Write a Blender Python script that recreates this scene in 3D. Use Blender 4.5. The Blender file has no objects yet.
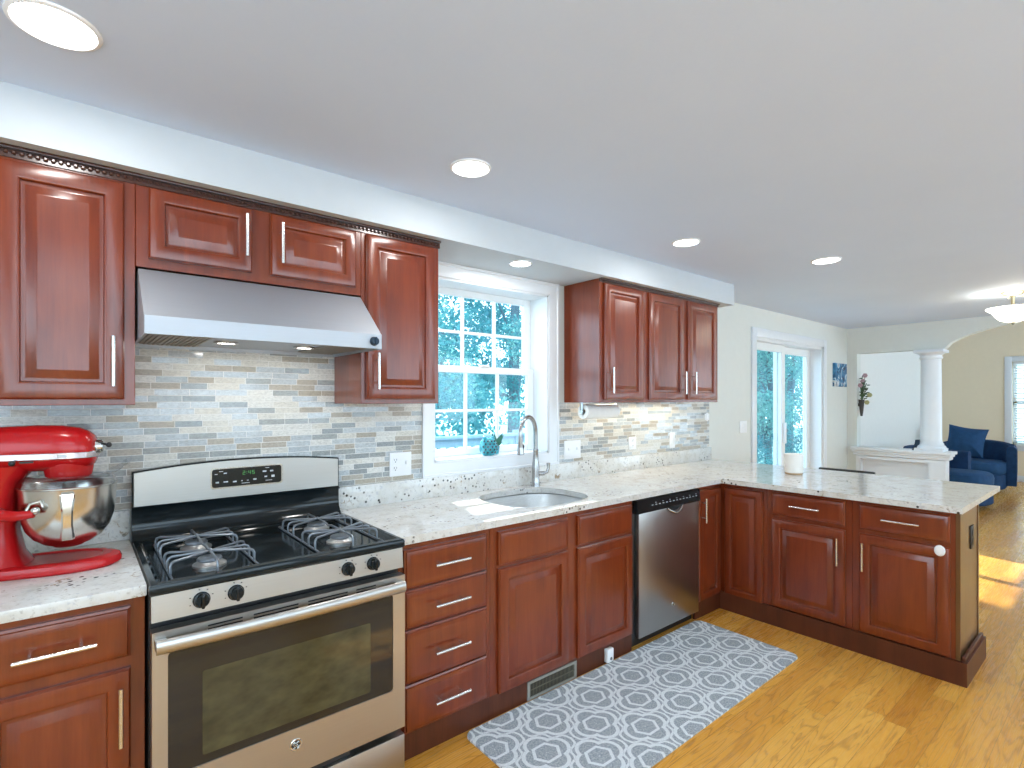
import bpy, bmesh, math, random
from mathutils import Vector, Matrix
import numpy as np

S = bpy.context.scene
C = S.collection
PI = math.pi

# ------------------------------------------------------------------ camera
cam = bpy.data.cameras.new('camera')
cam.sensor_fit = 'HORIZONTAL'
cam.sensor_width = 36.0
cam.lens = 525.5 / 1024 * 36.0
cam.shift_y = (399.9 - 384.0) / 1024
cam.clip_start = 0.02
cam.clip_end = 300
camo = bpy.data.objects.new('camera', cam)
C.objects.link(camo)
camo.location = (-0.152, -2.3827, 1.3604)
camo.rotation_euler = (math.radians(90), 0, math.radians(-39.618))
S.camera = camo

# ------------------------------------------------------------------ exposure, world, sun
S.view_settings.view_transform = 'Standard'
S.view_settings.look = 'None'
S.view_settings.gamma = 1.0
S.view_settings.use_curve_mapping = False
S.view_settings.exposure = 0.33
S.cycles.use_denoising = True
S.cycles.max_bounces = 10
S.cycles.diffuse_bounces = 5
S.cycles.glossy_bounces = 4
S.cycles.transparent_max_bounces = 16
S.cycles.sample_clamp_indirect = 6.0
S.cycles.caustics_reflective = False
S.cycles.caustics_refractive = False

w = bpy.data.worlds.new('sky')
S.world = w
w.use_nodes = True
bgn = w.node_tree.nodes['Background']
bgn.inputs['Color'].default_value = (0.64, 0.84, 1.0, 1)
bgn.inputs['Strength'].default_value = 4.2

SUN_DIR = Vector((-0.33, -1.35, -1.30)).normalized()
sun = bpy.data.lights.new('sun', 'SUN')
sun.energy = 9.0
sun.angle = math.radians(0.6)
sun.color = (1.0, 0.95, 0.86)
suno = bpy.data.objects.new('sun', sun)
suno.rotation_euler = SUN_DIR.to_track_quat('-Z', 'Y').to_euler()
suno.location = (3, 8, 9)
C.objects.link(suno)

def area_light(name, loc, size, power, color, shape='DISK', rot=(0, 0, 0), size_y=None, spread=None):
    l = bpy.data.lights.new(name, 'AREA')
    l.shape = shape
    l.size = size
    if size_y: l.size_y = size_y
    l.energy = power
    l.color = color
    if spread: l.spread = spread
    o = bpy.data.objects.new(name, l)
    o.location = loc
    o.rotation_euler = rot
    C.objects.link(o)
    return o

# ------------------------------------------------------------------ materials
class Mat:
    def __init__(s, name):
        s.m = bpy.data.materials.new(name)
        s.m.use_nodes = True
        s.t = s.m.node_tree
        s.b = s.t.nodes['Principled BSDF']
        s.out = s.t.nodes['Material Output']
    def n(s, typ, **kw):
        nd = s.t.nodes.new('ShaderNode' + typ)
        for k, v in kw.items():
            setattr(nd, k, v)
        return nd
    def l(s, a, b):
        s.t.links.new(a, b)
    def setv(s, sock, v):
        if hasattr(v, 'links'): s.l(v, sock)
        else: sock.default_value = v
    def math(s, op, a, b=0.0, c=None):
        nd = s.n('Math', operation=op)
        s.setv(nd.inputs[0], a); s.setv(nd.inputs[1], b)
        if c is not None: s.setv(nd.inputs[2], c)
        return nd.outputs[0]
    def coords(s, kind='Object', scale=(1, 1, 1), loc=(0, 0, 0), rot=(0, 0, 0)):
        tc = s.n('TexCoord'); mp = s.n('Mapping')
        s.l(tc.outputs[kind], mp.inputs[0])
        mp.inputs['Scale'].default_value = scale
        mp.inputs['Location'].default_value = loc
        mp.inputs['Rotation'].default_value = rot
        return mp.outputs[0]
    def noise(s, vec, scale, detail=3, rough=0.5, dist=0.0):
        nd = s.n('TexNoise')
        s.l(vec, nd.inputs['Vector'])
        nd.inputs['Scale'].default_value = scale
        nd.inputs['Detail'].default_value = detail
        nd.inputs['Roughness'].default_value = rough
        nd.inputs['Distortion'].default_value = dist
        return nd
    def ramp(s, fac, stops, interp='LINEAR'):
        nd = s.n('ValToRGB')
        cr = nd.color_ramp
        cr.interpolation = interp
        while len(cr.elements) < len(stops): cr.elements.new(0.5)
        for e, (p, c) in zip(cr.elements, stops):
            e.position = p
            e.color = (*c, 1) if len(c) == 3 else c
        s.l(fac, nd.inputs[0])
        return nd.outputs[0]
    def mix(s, fac, a, b, blend='MIX'):
        nd = s.n('Mix', data_type='RGBA', blend_type=blend)
        s.setv(nd.inputs[0], fac)
        for sock, v in ((nd.inputs[6], a), (nd.inputs[7], b)):
            if hasattr(v, 'links'): s.l(v, sock)
            else: sock.default_value = (*v, 1) if len(v) == 3 else v
        return nd.outputs[2]
    def base(s, v):
        s.setv(s.b.inputs['Base Color'], (*v, 1) if not hasattr(v, 'links') and len(v) == 3 else v)
    def set(s, **kw):
        for k, v in kw.items():
            s.setv(s.b.inputs[k.replace('_', ' ')], v)
        return s
    def bump(s, h, strength=0.2, dist=0.01):
        nd = s.n('Bump')
        nd.inputs['Strength'].default_value = strength
        nd.inputs['Distance'].default_value = dist
        s.l(h, nd.inputs['Height'])
        s.l(nd.outputs[0], s.b.inputs['Normal'])

def simple(name, col, rough=0.5, metal=0.0, spec=0.5, coat=0.0, var=0.04, emit=None, estr=0.0):
    """plain material with a little tonal noise"""
    q = Mat(name)
    v = q.coords()
    nz = q.noise(v, 18.0, 3)
    dark = tuple(c * (1 - var) for c in col)
    lite = tuple(min(1, c * (1 + var)) for c in col)
    q.base(q.ramp(nz.outputs['Fac'], [(0.3, dark), (0.7, lite)]))
    q.set(Roughness=rough, Metallic=metal, Coat_Weight=coat)
    q.b.inputs['Specular IOR Level'].default_value = spec
    if emit:
        q.b.inputs['Emission Color'].default_value = (*emit, 1)
        q.b.inputs['Emission Strength'].default_value = estr
    return q.m

def wood_mat(name, dark, mid, lite, rough=0.30, coat=1.0):
    q = Mat(name)
    v = q.coords(scale=(22, 22, 2.2))
    nz = q.noise(v, 1.0, 6, 0.6, 0.6)
    v2 = q.coords(scale=(3, 3, 1.6))
    n2 = q.noise(v2, 1.6, 3, 0.6)
    v3 = q.coords(scale=(160, 160, 9))
    n3 = q.noise(v3, 1.0, 2, 0.5)
    f = q.math('ADD', q.math('MULTIPLY', nz.outputs['Fac'], 0.45), q.math('MULTIPLY', n2.outputs['Fac'], 0.4))
    f = q.math('ADD', f, q.math('MULTIPLY', n3.outputs['Fac'], 0.15))
    q.base(q.ramp(f, [(0.32, dark), (0.5, mid), (0.7, lite)]))
    q.set(Roughness=rough, Coat_Weight=coat, Coat_Roughness=0.21)
    q.b.inputs['Specular IOR Level'].default_value = 0.2
    q.bump(n3.outputs['Fac'], 0.05, 0.002)
    return q.m

def steel_mat(name, col=(0.62, 0.62, 0.62), rough=0.26, axis='x', streak=1.0):
    q = Mat(name)
    sc = {'x': (3, 260, 260), 'z': (260, 260, 3), 'y': (260, 3, 260)}[axis]
    v = q.coords(scale=sc)
    nz = q.noise(v, 1.0, 3, 0.6)
    q.base(q.ramp(nz.outputs['Fac'], [(0.3, tuple(c * (1 - 0.08 * streak) for c in col)), (0.7, tuple(min(1, c * (1 + 0.05 * streak)) for c in col))]))
    r = q.math('MULTIPLY_ADD', nz.outputs['Fac'], 0.12 * streak, rough - 0.06 * streak)
    q.set(Metallic=1.0, Roughness=r)
    return q.m

def granite_mat(name, f0, f1):
    q = Mat(name)
    v = q.coords()
    n1 = q.noise(v, 14, 5, 0.65, 0.4)
    n2 = q.noise(v, 75, 4, 0.7)
    n3 = q.noise(v, 26, 4, 0.6, 1.2)
    n4 = q.noise(q.coords(loc=(3, 1, 2)), 9, 3, 0.6)
    n5 = q.noise(q.coords(loc=(7, 5, 1)), 46, 3, 0.6)
    c = q.ramp(n1.outputs['Fac'], [(0.3, (0.56, 0.53, 0.47)), (0.48, (0.66, 0.645, 0.61)), (0.68, (0.71, 0.70, 0.675))])
    c = q.mix(q.ramp(n2.outputs['Fac'], [(0.56, (0, 0, 0)), (0.68, (0.75, 0.75, 0.75))]), c, (0.42, 0.39, 0.35))
    c = q.mix(q.ramp(n5.outputs['Fac'], [(0.30, (0.8, 0.8, 0.8)), (0.40, (0, 0, 0))]), c, (0.5, 0.5, 0.52))
    veins = q.math('MULTIPLY', q.ramp(n3.outputs['Fac'], [(0.60, (0, 0, 0)), (0.66, (1, 1, 1))]),
                   q.ramp(n4.outputs['Fac'], [(0.50, (0, 0, 0)), (0.60, (1, 1, 1))]))
    c = q.mix(veins, c, (0.33, 0.24, 0.15))
    vo = q.n('TexVoronoi'); q.l(v, vo.inputs['Vector']); vo.inputs['Scale'].default_value = 42
    n6 = q.noise(q.coords(loc=(1, 9, 4)), 6, 2, 0.5)
    spots = q.math('MULTIPLY', q.ramp(vo.outputs['Distance'], [(0.20, (1, 1, 1)), (0.29, (0, 0, 0))]),
                   q.ramp(n6.outputs['Fac'], [(f0, (0, 0, 0)), (f1, (1, 1, 1))]))
    c = q.mix(spots, c, (0.05, 0.045, 0.04))
    q.base(c)
    q.set(Roughness=0.09)
    return q.m

def tile_mat():
    """linear glass and stone mosaic: random offset per row, random colour per piece"""
    q = Mat('mosaic tile')
    tc = q.n('TexCoord'); sp = q.n('SeparateXYZ')
    q.l(tc.outputs['Object'], sp.inputs[0])
    x, z = sp.outputs[0], sp.outputs[2]
    H, W = 0.0245, 0.205
    zr = q.math('DIVIDE', z, H)
    row = q.math('FLOOR', zr)
    fz = q.math('FRACT', zr)
    w1 = q.n('TexWhiteNoise', noise_dimensions='1D'); q.l(row, w1.inputs['W'])
    u = q.math('ADD', q.math('DIVIDE', x, W), q.math('MULTIPLY', w1.outputs['Value'], 7.3))
    # every second joint is shifted by a random amount, so the pieces differ in length
    cell = q.math('FLOOR', u)
    cmb0 = q.n('CombineXYZ'); q.l(cell, cmb0.inputs[0]); q.l(row, cmb0.inputs[1])
    w0 = q.n('TexWhiteNoise', noise_dimensions='2D'); q.l(cmb0.outputs[0], w0.inputs['Vector'])
    fu = q.math('FRACT', u)
    split = q.math('MULTIPLY_ADD', w0.outputs['Value'], 0.16, 0.42)
    # two pieces per cell: a joint at the cell edge and one near its middle
    right = q.math('GREATER_THAN', fu, split)
    idu = q.math('ADD', q.math('MULTIPLY', cell, 2.0), right)
    cmb = q.n('CombineXYZ'); q.l(idu, cmb.inputs[0]); q.l(row, cmb.inputs[1])
    w2 = q.n('TexWhiteNoise', noise_dimensions='2D'); q.l(cmb.outputs[0], w2.inputs['Vector'])
    d = q.math('MINIMUM', q.math('ABSOLUTE', q.math('SUBTRACT', fu, split)), q.math('MINIMUM', fu, q.math('SUBTRACT', 1.0, fu)))
    gx = q.math('LESS_THAN', d, 0.0055)
    gz = q.math('LESS_THAN', fz, 0.09)
    grout = q.math('MAXIMUM', gx, gz)
    pal = [(0.0, (0.66, 0.64, 0.58)), (0.17, (0.38, 0.40, 0.395)), (0.31, (0.56, 0.60, 0.62)), (0.45, (0.45, 0.405, 0.34)),
           (0.56, (0.70, 0.69, 0.65)), (0.70, (0.33, 0.355, 0.36)), (0.81, (0.50, 0.54, 0.565)), (0.92, (0.43, 0.385, 0.31))]
    c = q.ramp(w2.outputs['Value'], pal, 'CONSTANT')
    n1 = q.noise(q.coords(scale=(1, 1, 2.2)), 90, 4, 0.7)
    c = q.mix(0.6, c, q.ramp(n1.outputs['Fac'], [(0.35, (0.62, 0.62, 0.62)), (0.65, (1.2, 1.2, 1.2))]), 'MULTIPLY')
    c = q.mix(grout, c, (0.80, 0.79, 0.76))
    q.base(c)
    rg = q.ramp(w2.outputs['Value'], [(0.0, (0.45,) * 3), (0.17, (0.1,) * 3), (0.45, (0.4,) * 3), (0.56, (0.4,) * 3), (0.70, (0.1,) * 3), (0.92, (0.35,) * 3)], 'CONSTANT')
    q.set(Roughness=q.math('MAXIMUM', rg, q.math('MULTIPLY', grout, 0.7)))
    q.bump(q.math('SUBTRACT', 1.0, grout), 0.35, 0.002)
    return q.m

def floor_mat():
    q = Mat('oak floor')
    tc = q.n('TexCoord'); sp = q.n('SeparateXYZ')
    q.l(tc.outputs['Object'], sp.inputs[0])
    x, y = sp.outputs[0], sp.outputs[1]
    W, L = 0.083, 0.95
    yr = q.math('DIVIDE', y, W)
    row = q.math('FLOOR', yr); fy = q.math('FRACT', yr)
    w1 = q.n('TexWhiteNoise', noise_dimensions='1D'); q.l(row, w1.inputs['W'])
    u = q.math('ADD', q.math('DIVIDE', x, L), q.math('MULTIPLY', w1.outputs['Value'], 11.7))
    cell = q.math('FLOOR', u); fu = q.math('FRACT', u)
    cmb = q.n('CombineXYZ'); q.l(cell, cmb.inputs[0]); q.l(row, cmb.inputs[1])
    w2 = q.n('TexWhiteNoise', noise_dimensions='2D'); q.l(cmb.outputs[0], w2.inputs['Vector'])
    # grain, shifted per board
    off = q.n('CombineXYZ'); q.l(q.math('MULTIPLY', w2.outputs['Value'], 37.0), off.inputs[0]); q.l(q.math('MULTIPLY', w2.outputs['Value'], 11.0), off.inputs[1])
    va = q.n('VectorMath', operation='ADD'); q.l(tc.outputs['Object'], va.inputs[0]); q.l(off.outputs[0], va.inputs[1])
    mp = q.n('Mapping'); q.l(va.outputs[0], mp.inputs[0]); mp.inputs['Scale'].default_value = (1.7, 16, 1)
    g1 = q.noise(mp.outputs[0], 1.0, 2, 0.5, 0.5)
    rings = q.math('FRACT', q.math('MULTIPLY', g1.outputs['Fac'], 9.0))
    rings = q.math('ABSOLUTE', q.math('MULTIPLY_ADD', rings, 2.0, -1.0))
    mp2 = q.n('Mapping'); q.l(va.outputs[0], mp2.inputs[0]); mp2.inputs['Scale'].default_value = (8, 220, 1)
    g2 = q.noise(mp2.outputs[0], 1.0, 3, 0.6)
    c = q.ramp(w2.outputs['Value'], [(0.0, (0.56, 0.235, 0.032)), (0.35, (0.74, 0.355, 0.058)), (0.7, (0.82, 0.43, 0.085)), (1.0, (0.60, 0.245, 0.035))])
    c = q.mix(q.math('MULTIPLY', q.ramp(rings, [(0.0, (1, 1, 1)), (0.35, (0, 0, 0))]), 0.5), c, (0.27, 0.10, 0.024))
    c = q.mix(q.math('MULTIPLY', q.ramp(g2.outputs['Fac'], [(0.5, (0, 0, 0)), (0.7, (1, 1, 1))]), 0.3), c, (0.30, 0.115, 0.028))
    gap = q.math('MAXIMUM', q.math('LESS_THAN', fy, 0.022), q.math('LESS_THAN', fu, 0.0016))
    c = q.mix(q.math('MULTIPLY', gap, 0.7), c, (0.17, 0.065, 0.018))
    q.base(c)
    q.set(Roughness=q.math('MULTIPLY_ADD', g2.outputs['Fac'], 0.1, 0.22), Coat_Weight=0.08, Coat_Roughness=0.12)
    q.b.inputs['Specular IOR Level'].default_value = 0.45
    return q.m

def rug_mat():
    q = Mat('rug pile')
    tc = q.n('TexCoord')
    geo = q.n('NewGeometry'); sp = q.n('SeparateXYZ')
    q.l(geo.outputs['Position'], sp.inputs[0])
    P = 0.2845
    X = q.math('DIVIDE', q.math('SUBTRACT', sp.outputs[0], 1.805), P)
    Y = q.math('DIVIDE', q.math('ADD', sp.outputs[1], 0.914), P)
    def cell(ox):
        a = q.math('SUBTRACT', q.math('FRACT', q.math('ADD', X, 0.5 + ox)), 0.5)
        b = q.math('SUBTRACT', q.math('FRACT', q.math('ADD', Y, 0.5 + ox)), 0.5)
        return q.math('ABSOLUTE', a), q.math('ABSOLUTE', b)
    a0, b0 = cell(0.0); a1, b1 = cell(0.5)
    near = q.math('LESS_THAN', q.math('ADD', a0, b0), q.math('ADD', a1, b1))
    def sel(p, r):
        return q.math('ADD', q.math('MULTIPLY', p, near), q.math('MULTIPLY', r, q.math('SUBTRACT', 1.0, near)))
    a, b = sel(a0, a1), sel(b0, b1)      # |offset| from the medallion centre, in periods
    # inner hexagon
    hexd = q.math('MAXIMUM', q.math('MULTIPLY', b, 1.06), q.math('MULTIPLY_ADD', a, 0.82, q.math('MULTIPLY', b, 0.52)))
    l1 = q.math('LESS_THAN', q.math('ABSOLUTE', q.math('SUBTRACT', hexd, 0.165)), 0.022)
    # quatrefoil ring: four lobes along the axes, notches on the diagonals
    def dist(cx, cy):
        da = q.math('SUBTRACT', a, cx); db = q.math('SUBTRACT', b, cy)
        return q.math('SQRT', q.math('ADD', q.math('MULTIPLY', da, da), q.math('MULTIPLY', db, db)))
    dq = q.math('SUBTRACT', q.math('MINIMUM', dist(0.165, 0.0), dist(0.0, 0.165)), 0.185)
    l2 = q.math('LESS_THAN', q.math('ABSOLUTE', dq), 0.027)
    # jogged trellis line between neighbouring medallions
    dia = q.math('SUBTRACT', q.math('ADD', a, b), 0.5)
    jog = q.math('MULTIPLY', q.math('SINE', q.math('MULTIPLY', q.math('SUBTRACT', a, b), 15.0)), 0.045)
    l3 = q.math('LESS_THAN', q.math('ABSOLUTE', q.math('ADD', dia, jog)), 0.030)
    l3 = q.math('MULTIPLY', l3, q.math('GREATER_THAN', dq, 0.03))
    line = q.math('MAXIMUM', q.math('MAXIMUM', l1, l2), l3)
    n1 = q.noise(q.coords(), 150, 3, 0.8)
    grey = q.ramp(n1.outputs['Fac'], [(0.35, (0.20, 0.23, 0.255)), (0.65, (0.52, 0.555, 0.58))])
    white = q.ramp(n1.outputs['Fac'], [(0.35, (0.62, 0.66, 0.675)), (0.65, (0.80, 0.83, 0.84))])
    q.base(q.mix(line, grey, white))
    q.set(Roughness=0.95)
    q.b.inputs['Specular IOR Level'].default_value = 0.1
    q.bump(n1.outputs['Fac'], 0.5, 0.004)
    return q.m

def glass_mat(name, tint=(0.95, 0.98, 1.0), refl=1.0):
    q = Mat(name)
    q.t.nodes.remove(q.b)
    tr = q.n('BsdfTransparent'); gl = q.n('BsdfGlossy'); mx = q.n('MixShader')
    tr.inputs[0].default_value = (*tint, 1)
    gl.inputs['Roughness'].default_value = 0.02
    geo = q.n('NewGeometry'); dot = q.n('VectorMath', operation='DOT_PRODUCT')
    q.l(geo.outputs['Incoming'], dot.inputs[0]); q.l(geo.outputs['Normal'], dot.inputs[1])
    cosv = q.math('ABSOLUTE', dot.outputs['Value'])
    fr = q.math('MULTIPLY_ADD', q.math('POWER', q.math('SUBTRACT', 1.0, cosv), 5.0), 0.95, 0.035)
    q.l(q.math('MULTIPLY', fr, refl), mx.inputs[0])
    q.l(tr.outputs[0], mx.inputs[1]); q.l(gl.outputs[0], mx.inputs[2])
    q.l(mx.outputs[0], q.out.inputs[0])
    return q.m

def leaf_mat(name, c1, c2, trans):
    q = Mat(name)
    nz = q.noise(q.coords(), 1.7, 3, 0.6)
    n2 = q.noise(q.coords(), 14, 2, 0.6)
    f = q.math('ADD', q.math('MULTIPLY', nz.outputs['Fac'], 0.5), q.math('MULTIPLY', n2.outputs['Fac'], 0.5))
    col = q.ramp(f, [(0.35, c1), (0.65, c2)])
    q.base(col)
    q.set(Roughness=0.6)
    tl = q.n('BsdfTranslucent'); q.l(col, tl.inputs[0])
    mx = q.n('MixShader'); mx.inputs[0].default_value = trans
    q.l(q.b.outputs[0], mx.inputs[1]); q.l(tl.outputs[0], mx.inputs[2])
    q.l(mx.outputs[0], q.out.inputs[0])
    return q.m

def painting_mat():
    q = Mat('abstract canvas')
    v = q.coords()
    n1 = q.noise(v, 6, 3, 0.5, 1.8)
    n2 = q.noise(q.coords(loc=(4, 2, 1)), 14, 3, 0.6, 1.5)
    c = q.ramp(n1.outputs['Fac'], [(0.30, (0.01, 0.02, 0.05)), (0.42, (0.02, 0.12, 0.26)), (0.50, (0.05, 0.25, 0.45)), (0.58, (0.75, 0.80, 0.80)), (0.66, (0.03, 0.10, 0.20))])
    c = q.mix(q.ramp(n2.outputs['Fac'], [(0.62, (0, 0, 0)), (0.68, (0.8, 0.8, 0.8))]), c, (0.45, 0.30, 0.32))
    q.base(c); q.set(Roughness=0.6)
    return q.m

M = {}
M['wood'] = wood_mat('cherry wood', (0.105, 0.015, 0.004), (0.18, 0.028, 0.006), (0.25, 0.046, 0.010))
M['wood_end_lit'] = wood_mat('cherry in end light', (0.09, 0.038, 0.011), (0.125, 0.055, 0.017), (0.16, 0.072, 0.023))  # cherry toned olive, the end panel's different light put into its colour
M['wood_shade'] = wood_mat('shaded cherry base', (0.06, 0.017, 0.008), (0.095, 0.026, 0.012), (0.125, 0.036, 0.016), 0.4, 0.2)  # cherry darkened, the weaker light near the floor put into its colour
M['wood_dark'] = wood_mat('dark cherry moulding', (0.035, 0.012, 0.008), (0.055, 0.017, 0.010), (0.075, 0.022, 0.013))
M['steel'] = steel_mat('brushed steel', (0.50, 0.485, 0.46), 0.36, 'x', 0.3)
M['steel_hood'] = steel_mat('satin hood steel', (0.52, 0.55, 0.59), 0.6, 'x', 0.3)
M['steel_z'] = steel_mat('brushed steel upright', (0.46, 0.44, 0.42), 0.30, 'z', 0.35)
M['steel_sink'] = steel_mat('sink steel', (0.78, 0.79, 0.80), 0.3)
M['nickel'] = steel_mat('brushed nickel', (0.72, 0.70, 0.67), 0.25, 'x', 0.4)
M['chrome'] = steel_mat('polished steel', (0.66, 0.64, 0.60), 0.2, 'z', 0.3)
M['faucet'] = steel_mat('faucet nickel', (0.42, 0.42, 0.42), 0.24, 'z', 0.4)
M['black'] = simple('black enamel', (0.008, 0.012, 0.014), 0.10, 0, 0.35, 0.0)
M['black_matte'] = simple('black plastic', (0.014, 0.014, 0.015), 0.4)
M['iron'] = simple('grate iron', (0.20, 0.22, 0.245), 0.28, 0.4)
M['burner'] = simple('burner aluminium', (0.5, 0.5, 0.49), 0.35, 0.9)
M['ovenglass'] = simple('oven door glass', (0.012, 0.011, 0.009), 0.05, 0, 0.6)
q = Mat('oven inner window')
nz = q.noise(q.coords(scale=(3, 1, 5)), 3.0, 3, 0.6)  # olive mottling stands for reflections in the glass
q.base(q.ramp(nz.outputs['Fac'], [(0.3, (0.028, 0.026, 0.012)), (0.7, (0.085, 0.075, 0.034))])); q.set(Roughness=0.07)
M['oveninner'] = q.m
M['granite'] = granite_mat('granite', 0.55, 0.62)
M['granite_fleck'] = granite_mat('flecked granite', 0.47, 0.56)
M['tile'] = tile_mat()
M['floor'] = floor_mat()
M['rug'] = rug_mat()
M['wall'] = simple('wall paint', (0.72, 0.74, 0.70), 0.7, 0, 0.3, var=0.01)
M['wall_beige'] = simple('beige wall paint', (0.84, 0.72, 0.53), 0.7, 0, 0.3, var=0.01)
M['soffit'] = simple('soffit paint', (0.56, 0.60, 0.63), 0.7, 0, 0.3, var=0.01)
M['wall_white'] = simple('white wall paint', (0.80, 0.80, 0.77), 0.7, 0, 0.3, var=0.01)
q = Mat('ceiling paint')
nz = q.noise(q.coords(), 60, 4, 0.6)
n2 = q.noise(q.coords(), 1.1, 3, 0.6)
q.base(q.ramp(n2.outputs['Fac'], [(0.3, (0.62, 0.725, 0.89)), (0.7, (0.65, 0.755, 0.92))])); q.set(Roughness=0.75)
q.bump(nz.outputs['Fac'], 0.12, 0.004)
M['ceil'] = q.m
M['trim'] = simple('white gloss trim', (0.76, 0.785, 0.81), 0.32, 0, 0.5, var=0.01)
M['vinyl'] = simple('white vinyl', (0.84, 0.87, 0.88), 0.35, 0, 0.5, var=0.01)
M['plate'] = simple('white switch plastic', (0.86, 0.87, 0.88), 0.3, var=0.01)
M['grey_slot'] = simple('grey slot', (0.16, 0.17, 0.19), 0.5)
M['red'] = simple('red enamel', (0.46, 0.008, 0.010), 0.2, 0, 0.4, 0.0, var=0.02)
M['silver_band'] = simple('silver trim band', (0.66, 0.56, 0.57), 0.2, 0.8, var=0.02)
M['shield'] = glass_mat('clear plastic shield', (0.93, 0.94, 0.95), 1.3)
M['glass'] = glass_mat('window glass', (0.93, 0.98, 1.0), 0.9)
M['paper'] = simple('paper towel', (0.86, 0.86, 0.84), 0.9, 0, 0.1)
M['candle'] = simple('white ceramic', (0.85, 0.83, 0.78), 0.35, var=0.02)
M['cork'] = simple('tan wooden base', (0.50, 0.34, 0.20), 0.6)
M['teal'] = simple('teal glazed ceramic', (0.04, 0.34, 0.42), 0.18, 0, 0.5, 0.4, var=0.25)
M['plant'] = leaf_mat('young plant leaf', (0.03, 0.17, 0.13), (0.10, 0.34, 0.25), 0.35)
M['velvet'] = simple('blue velvet', (0.009, 0.042, 0.115), 0.8, 0, 0.3, var=0.2)
M['velvet2'] = simple('blue cushion fabric', (0.014, 0.062, 0.155), 0.8, 0, 0.3, var=0.15)
M['bronze'] = simple('bronze outlet plate', (0.045, 0.035, 0.025), 0.4, 0.4)
M['louvre'] = simple('vent louvre', (0.16, 0.14, 0.10), 0.45, 0.3)
M['vent'] = simple('vent metal', (0.34, 0.32, 0.28), 0.45, 0.3)
M['darkhole'] = simple('dark recess', (0.006, 0.006, 0.006), 0.8)
M['lamp'] = simple('lamp lens', (0.9, 0.9, 0.9), 0.4, emit=(1.0, 0.96, 0.90), estr=9.0)
M['lampring'] = simple('lamp ring', (0.88, 0.89, 0.9), 0.4, var=0.01)
M['bowlglass'] = simple('frosted glass bowl', (0.9, 0.88, 0.82), 0.4, emit=(1.0, 0.95, 0.82), estr=2.6)
M['brass'] = simple('antique brass', (0.42, 0.36, 0.24), 0.3, 1.0)
M['canvas'] = painting_mat()
M['vase'] = simple('dark wall vase', (0.05, 0.05, 0.045), 0.5)
M['stemgreen'] = simple('stem green', (0.05, 0.10, 0.04), 0.6)
M['pink'] = simple('faded pink petal', (0.48, 0.30, 0.33), 0.7)
M['yellowgreen'] = simple('pale yellow petal', (0.42, 0.42, 0.20), 0.7)
M['device'] = simple('dark blue plastic', (0.01, 0.03, 0.06), 0.4)
M['display'] = simple('display glass', (0.012, 0.014, 0.014), 0.12)
M['digit'] = simple('green digit', (0.05, 0.2, 0.05), 0.5, emit=(0.12, 0.55, 0.15), estr=0.3)
M['mark'] = simple('pale print', (0.55, 0.57, 0.60), 0.5)
M['trunk'] = simple('tree bark', (0.10, 0.16, 0.20), 0.9, var=0.3)
M['leaf'] = leaf_mat('tree leaf', (0.015, 0.14, 0.20), (0.12, 0.42, 0.42), 0.5)
M['leaf2'] = leaf_mat('pale tree leaf', (0.03, 0.22, 0.30), (0.30, 0.62, 0.55), 0.5)
M['undergrowth'] = leaf_mat('undergrowth leaf', (0.02, 0.15, 0.20), (0.08, 0.34, 0.36), 0.4)
M['grass'] = simple('lawn', (0.30, 0.52, 0.50), 0.9, var=0.3)
M['patio'] = simple('pale bounce ground', (0.80, 0.84, 0.90), 0.9, var=0.06)  # kept bright so the unseen ground bounces daylight indoors
M['deck'] = simple('weathered deck', (0.22, 0.30, 0.36), 0.8, var=0.15)
M['rail'] = simple('painted rail', (0.26, 0.38, 0.46), 0.6, var=0.08)

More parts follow.
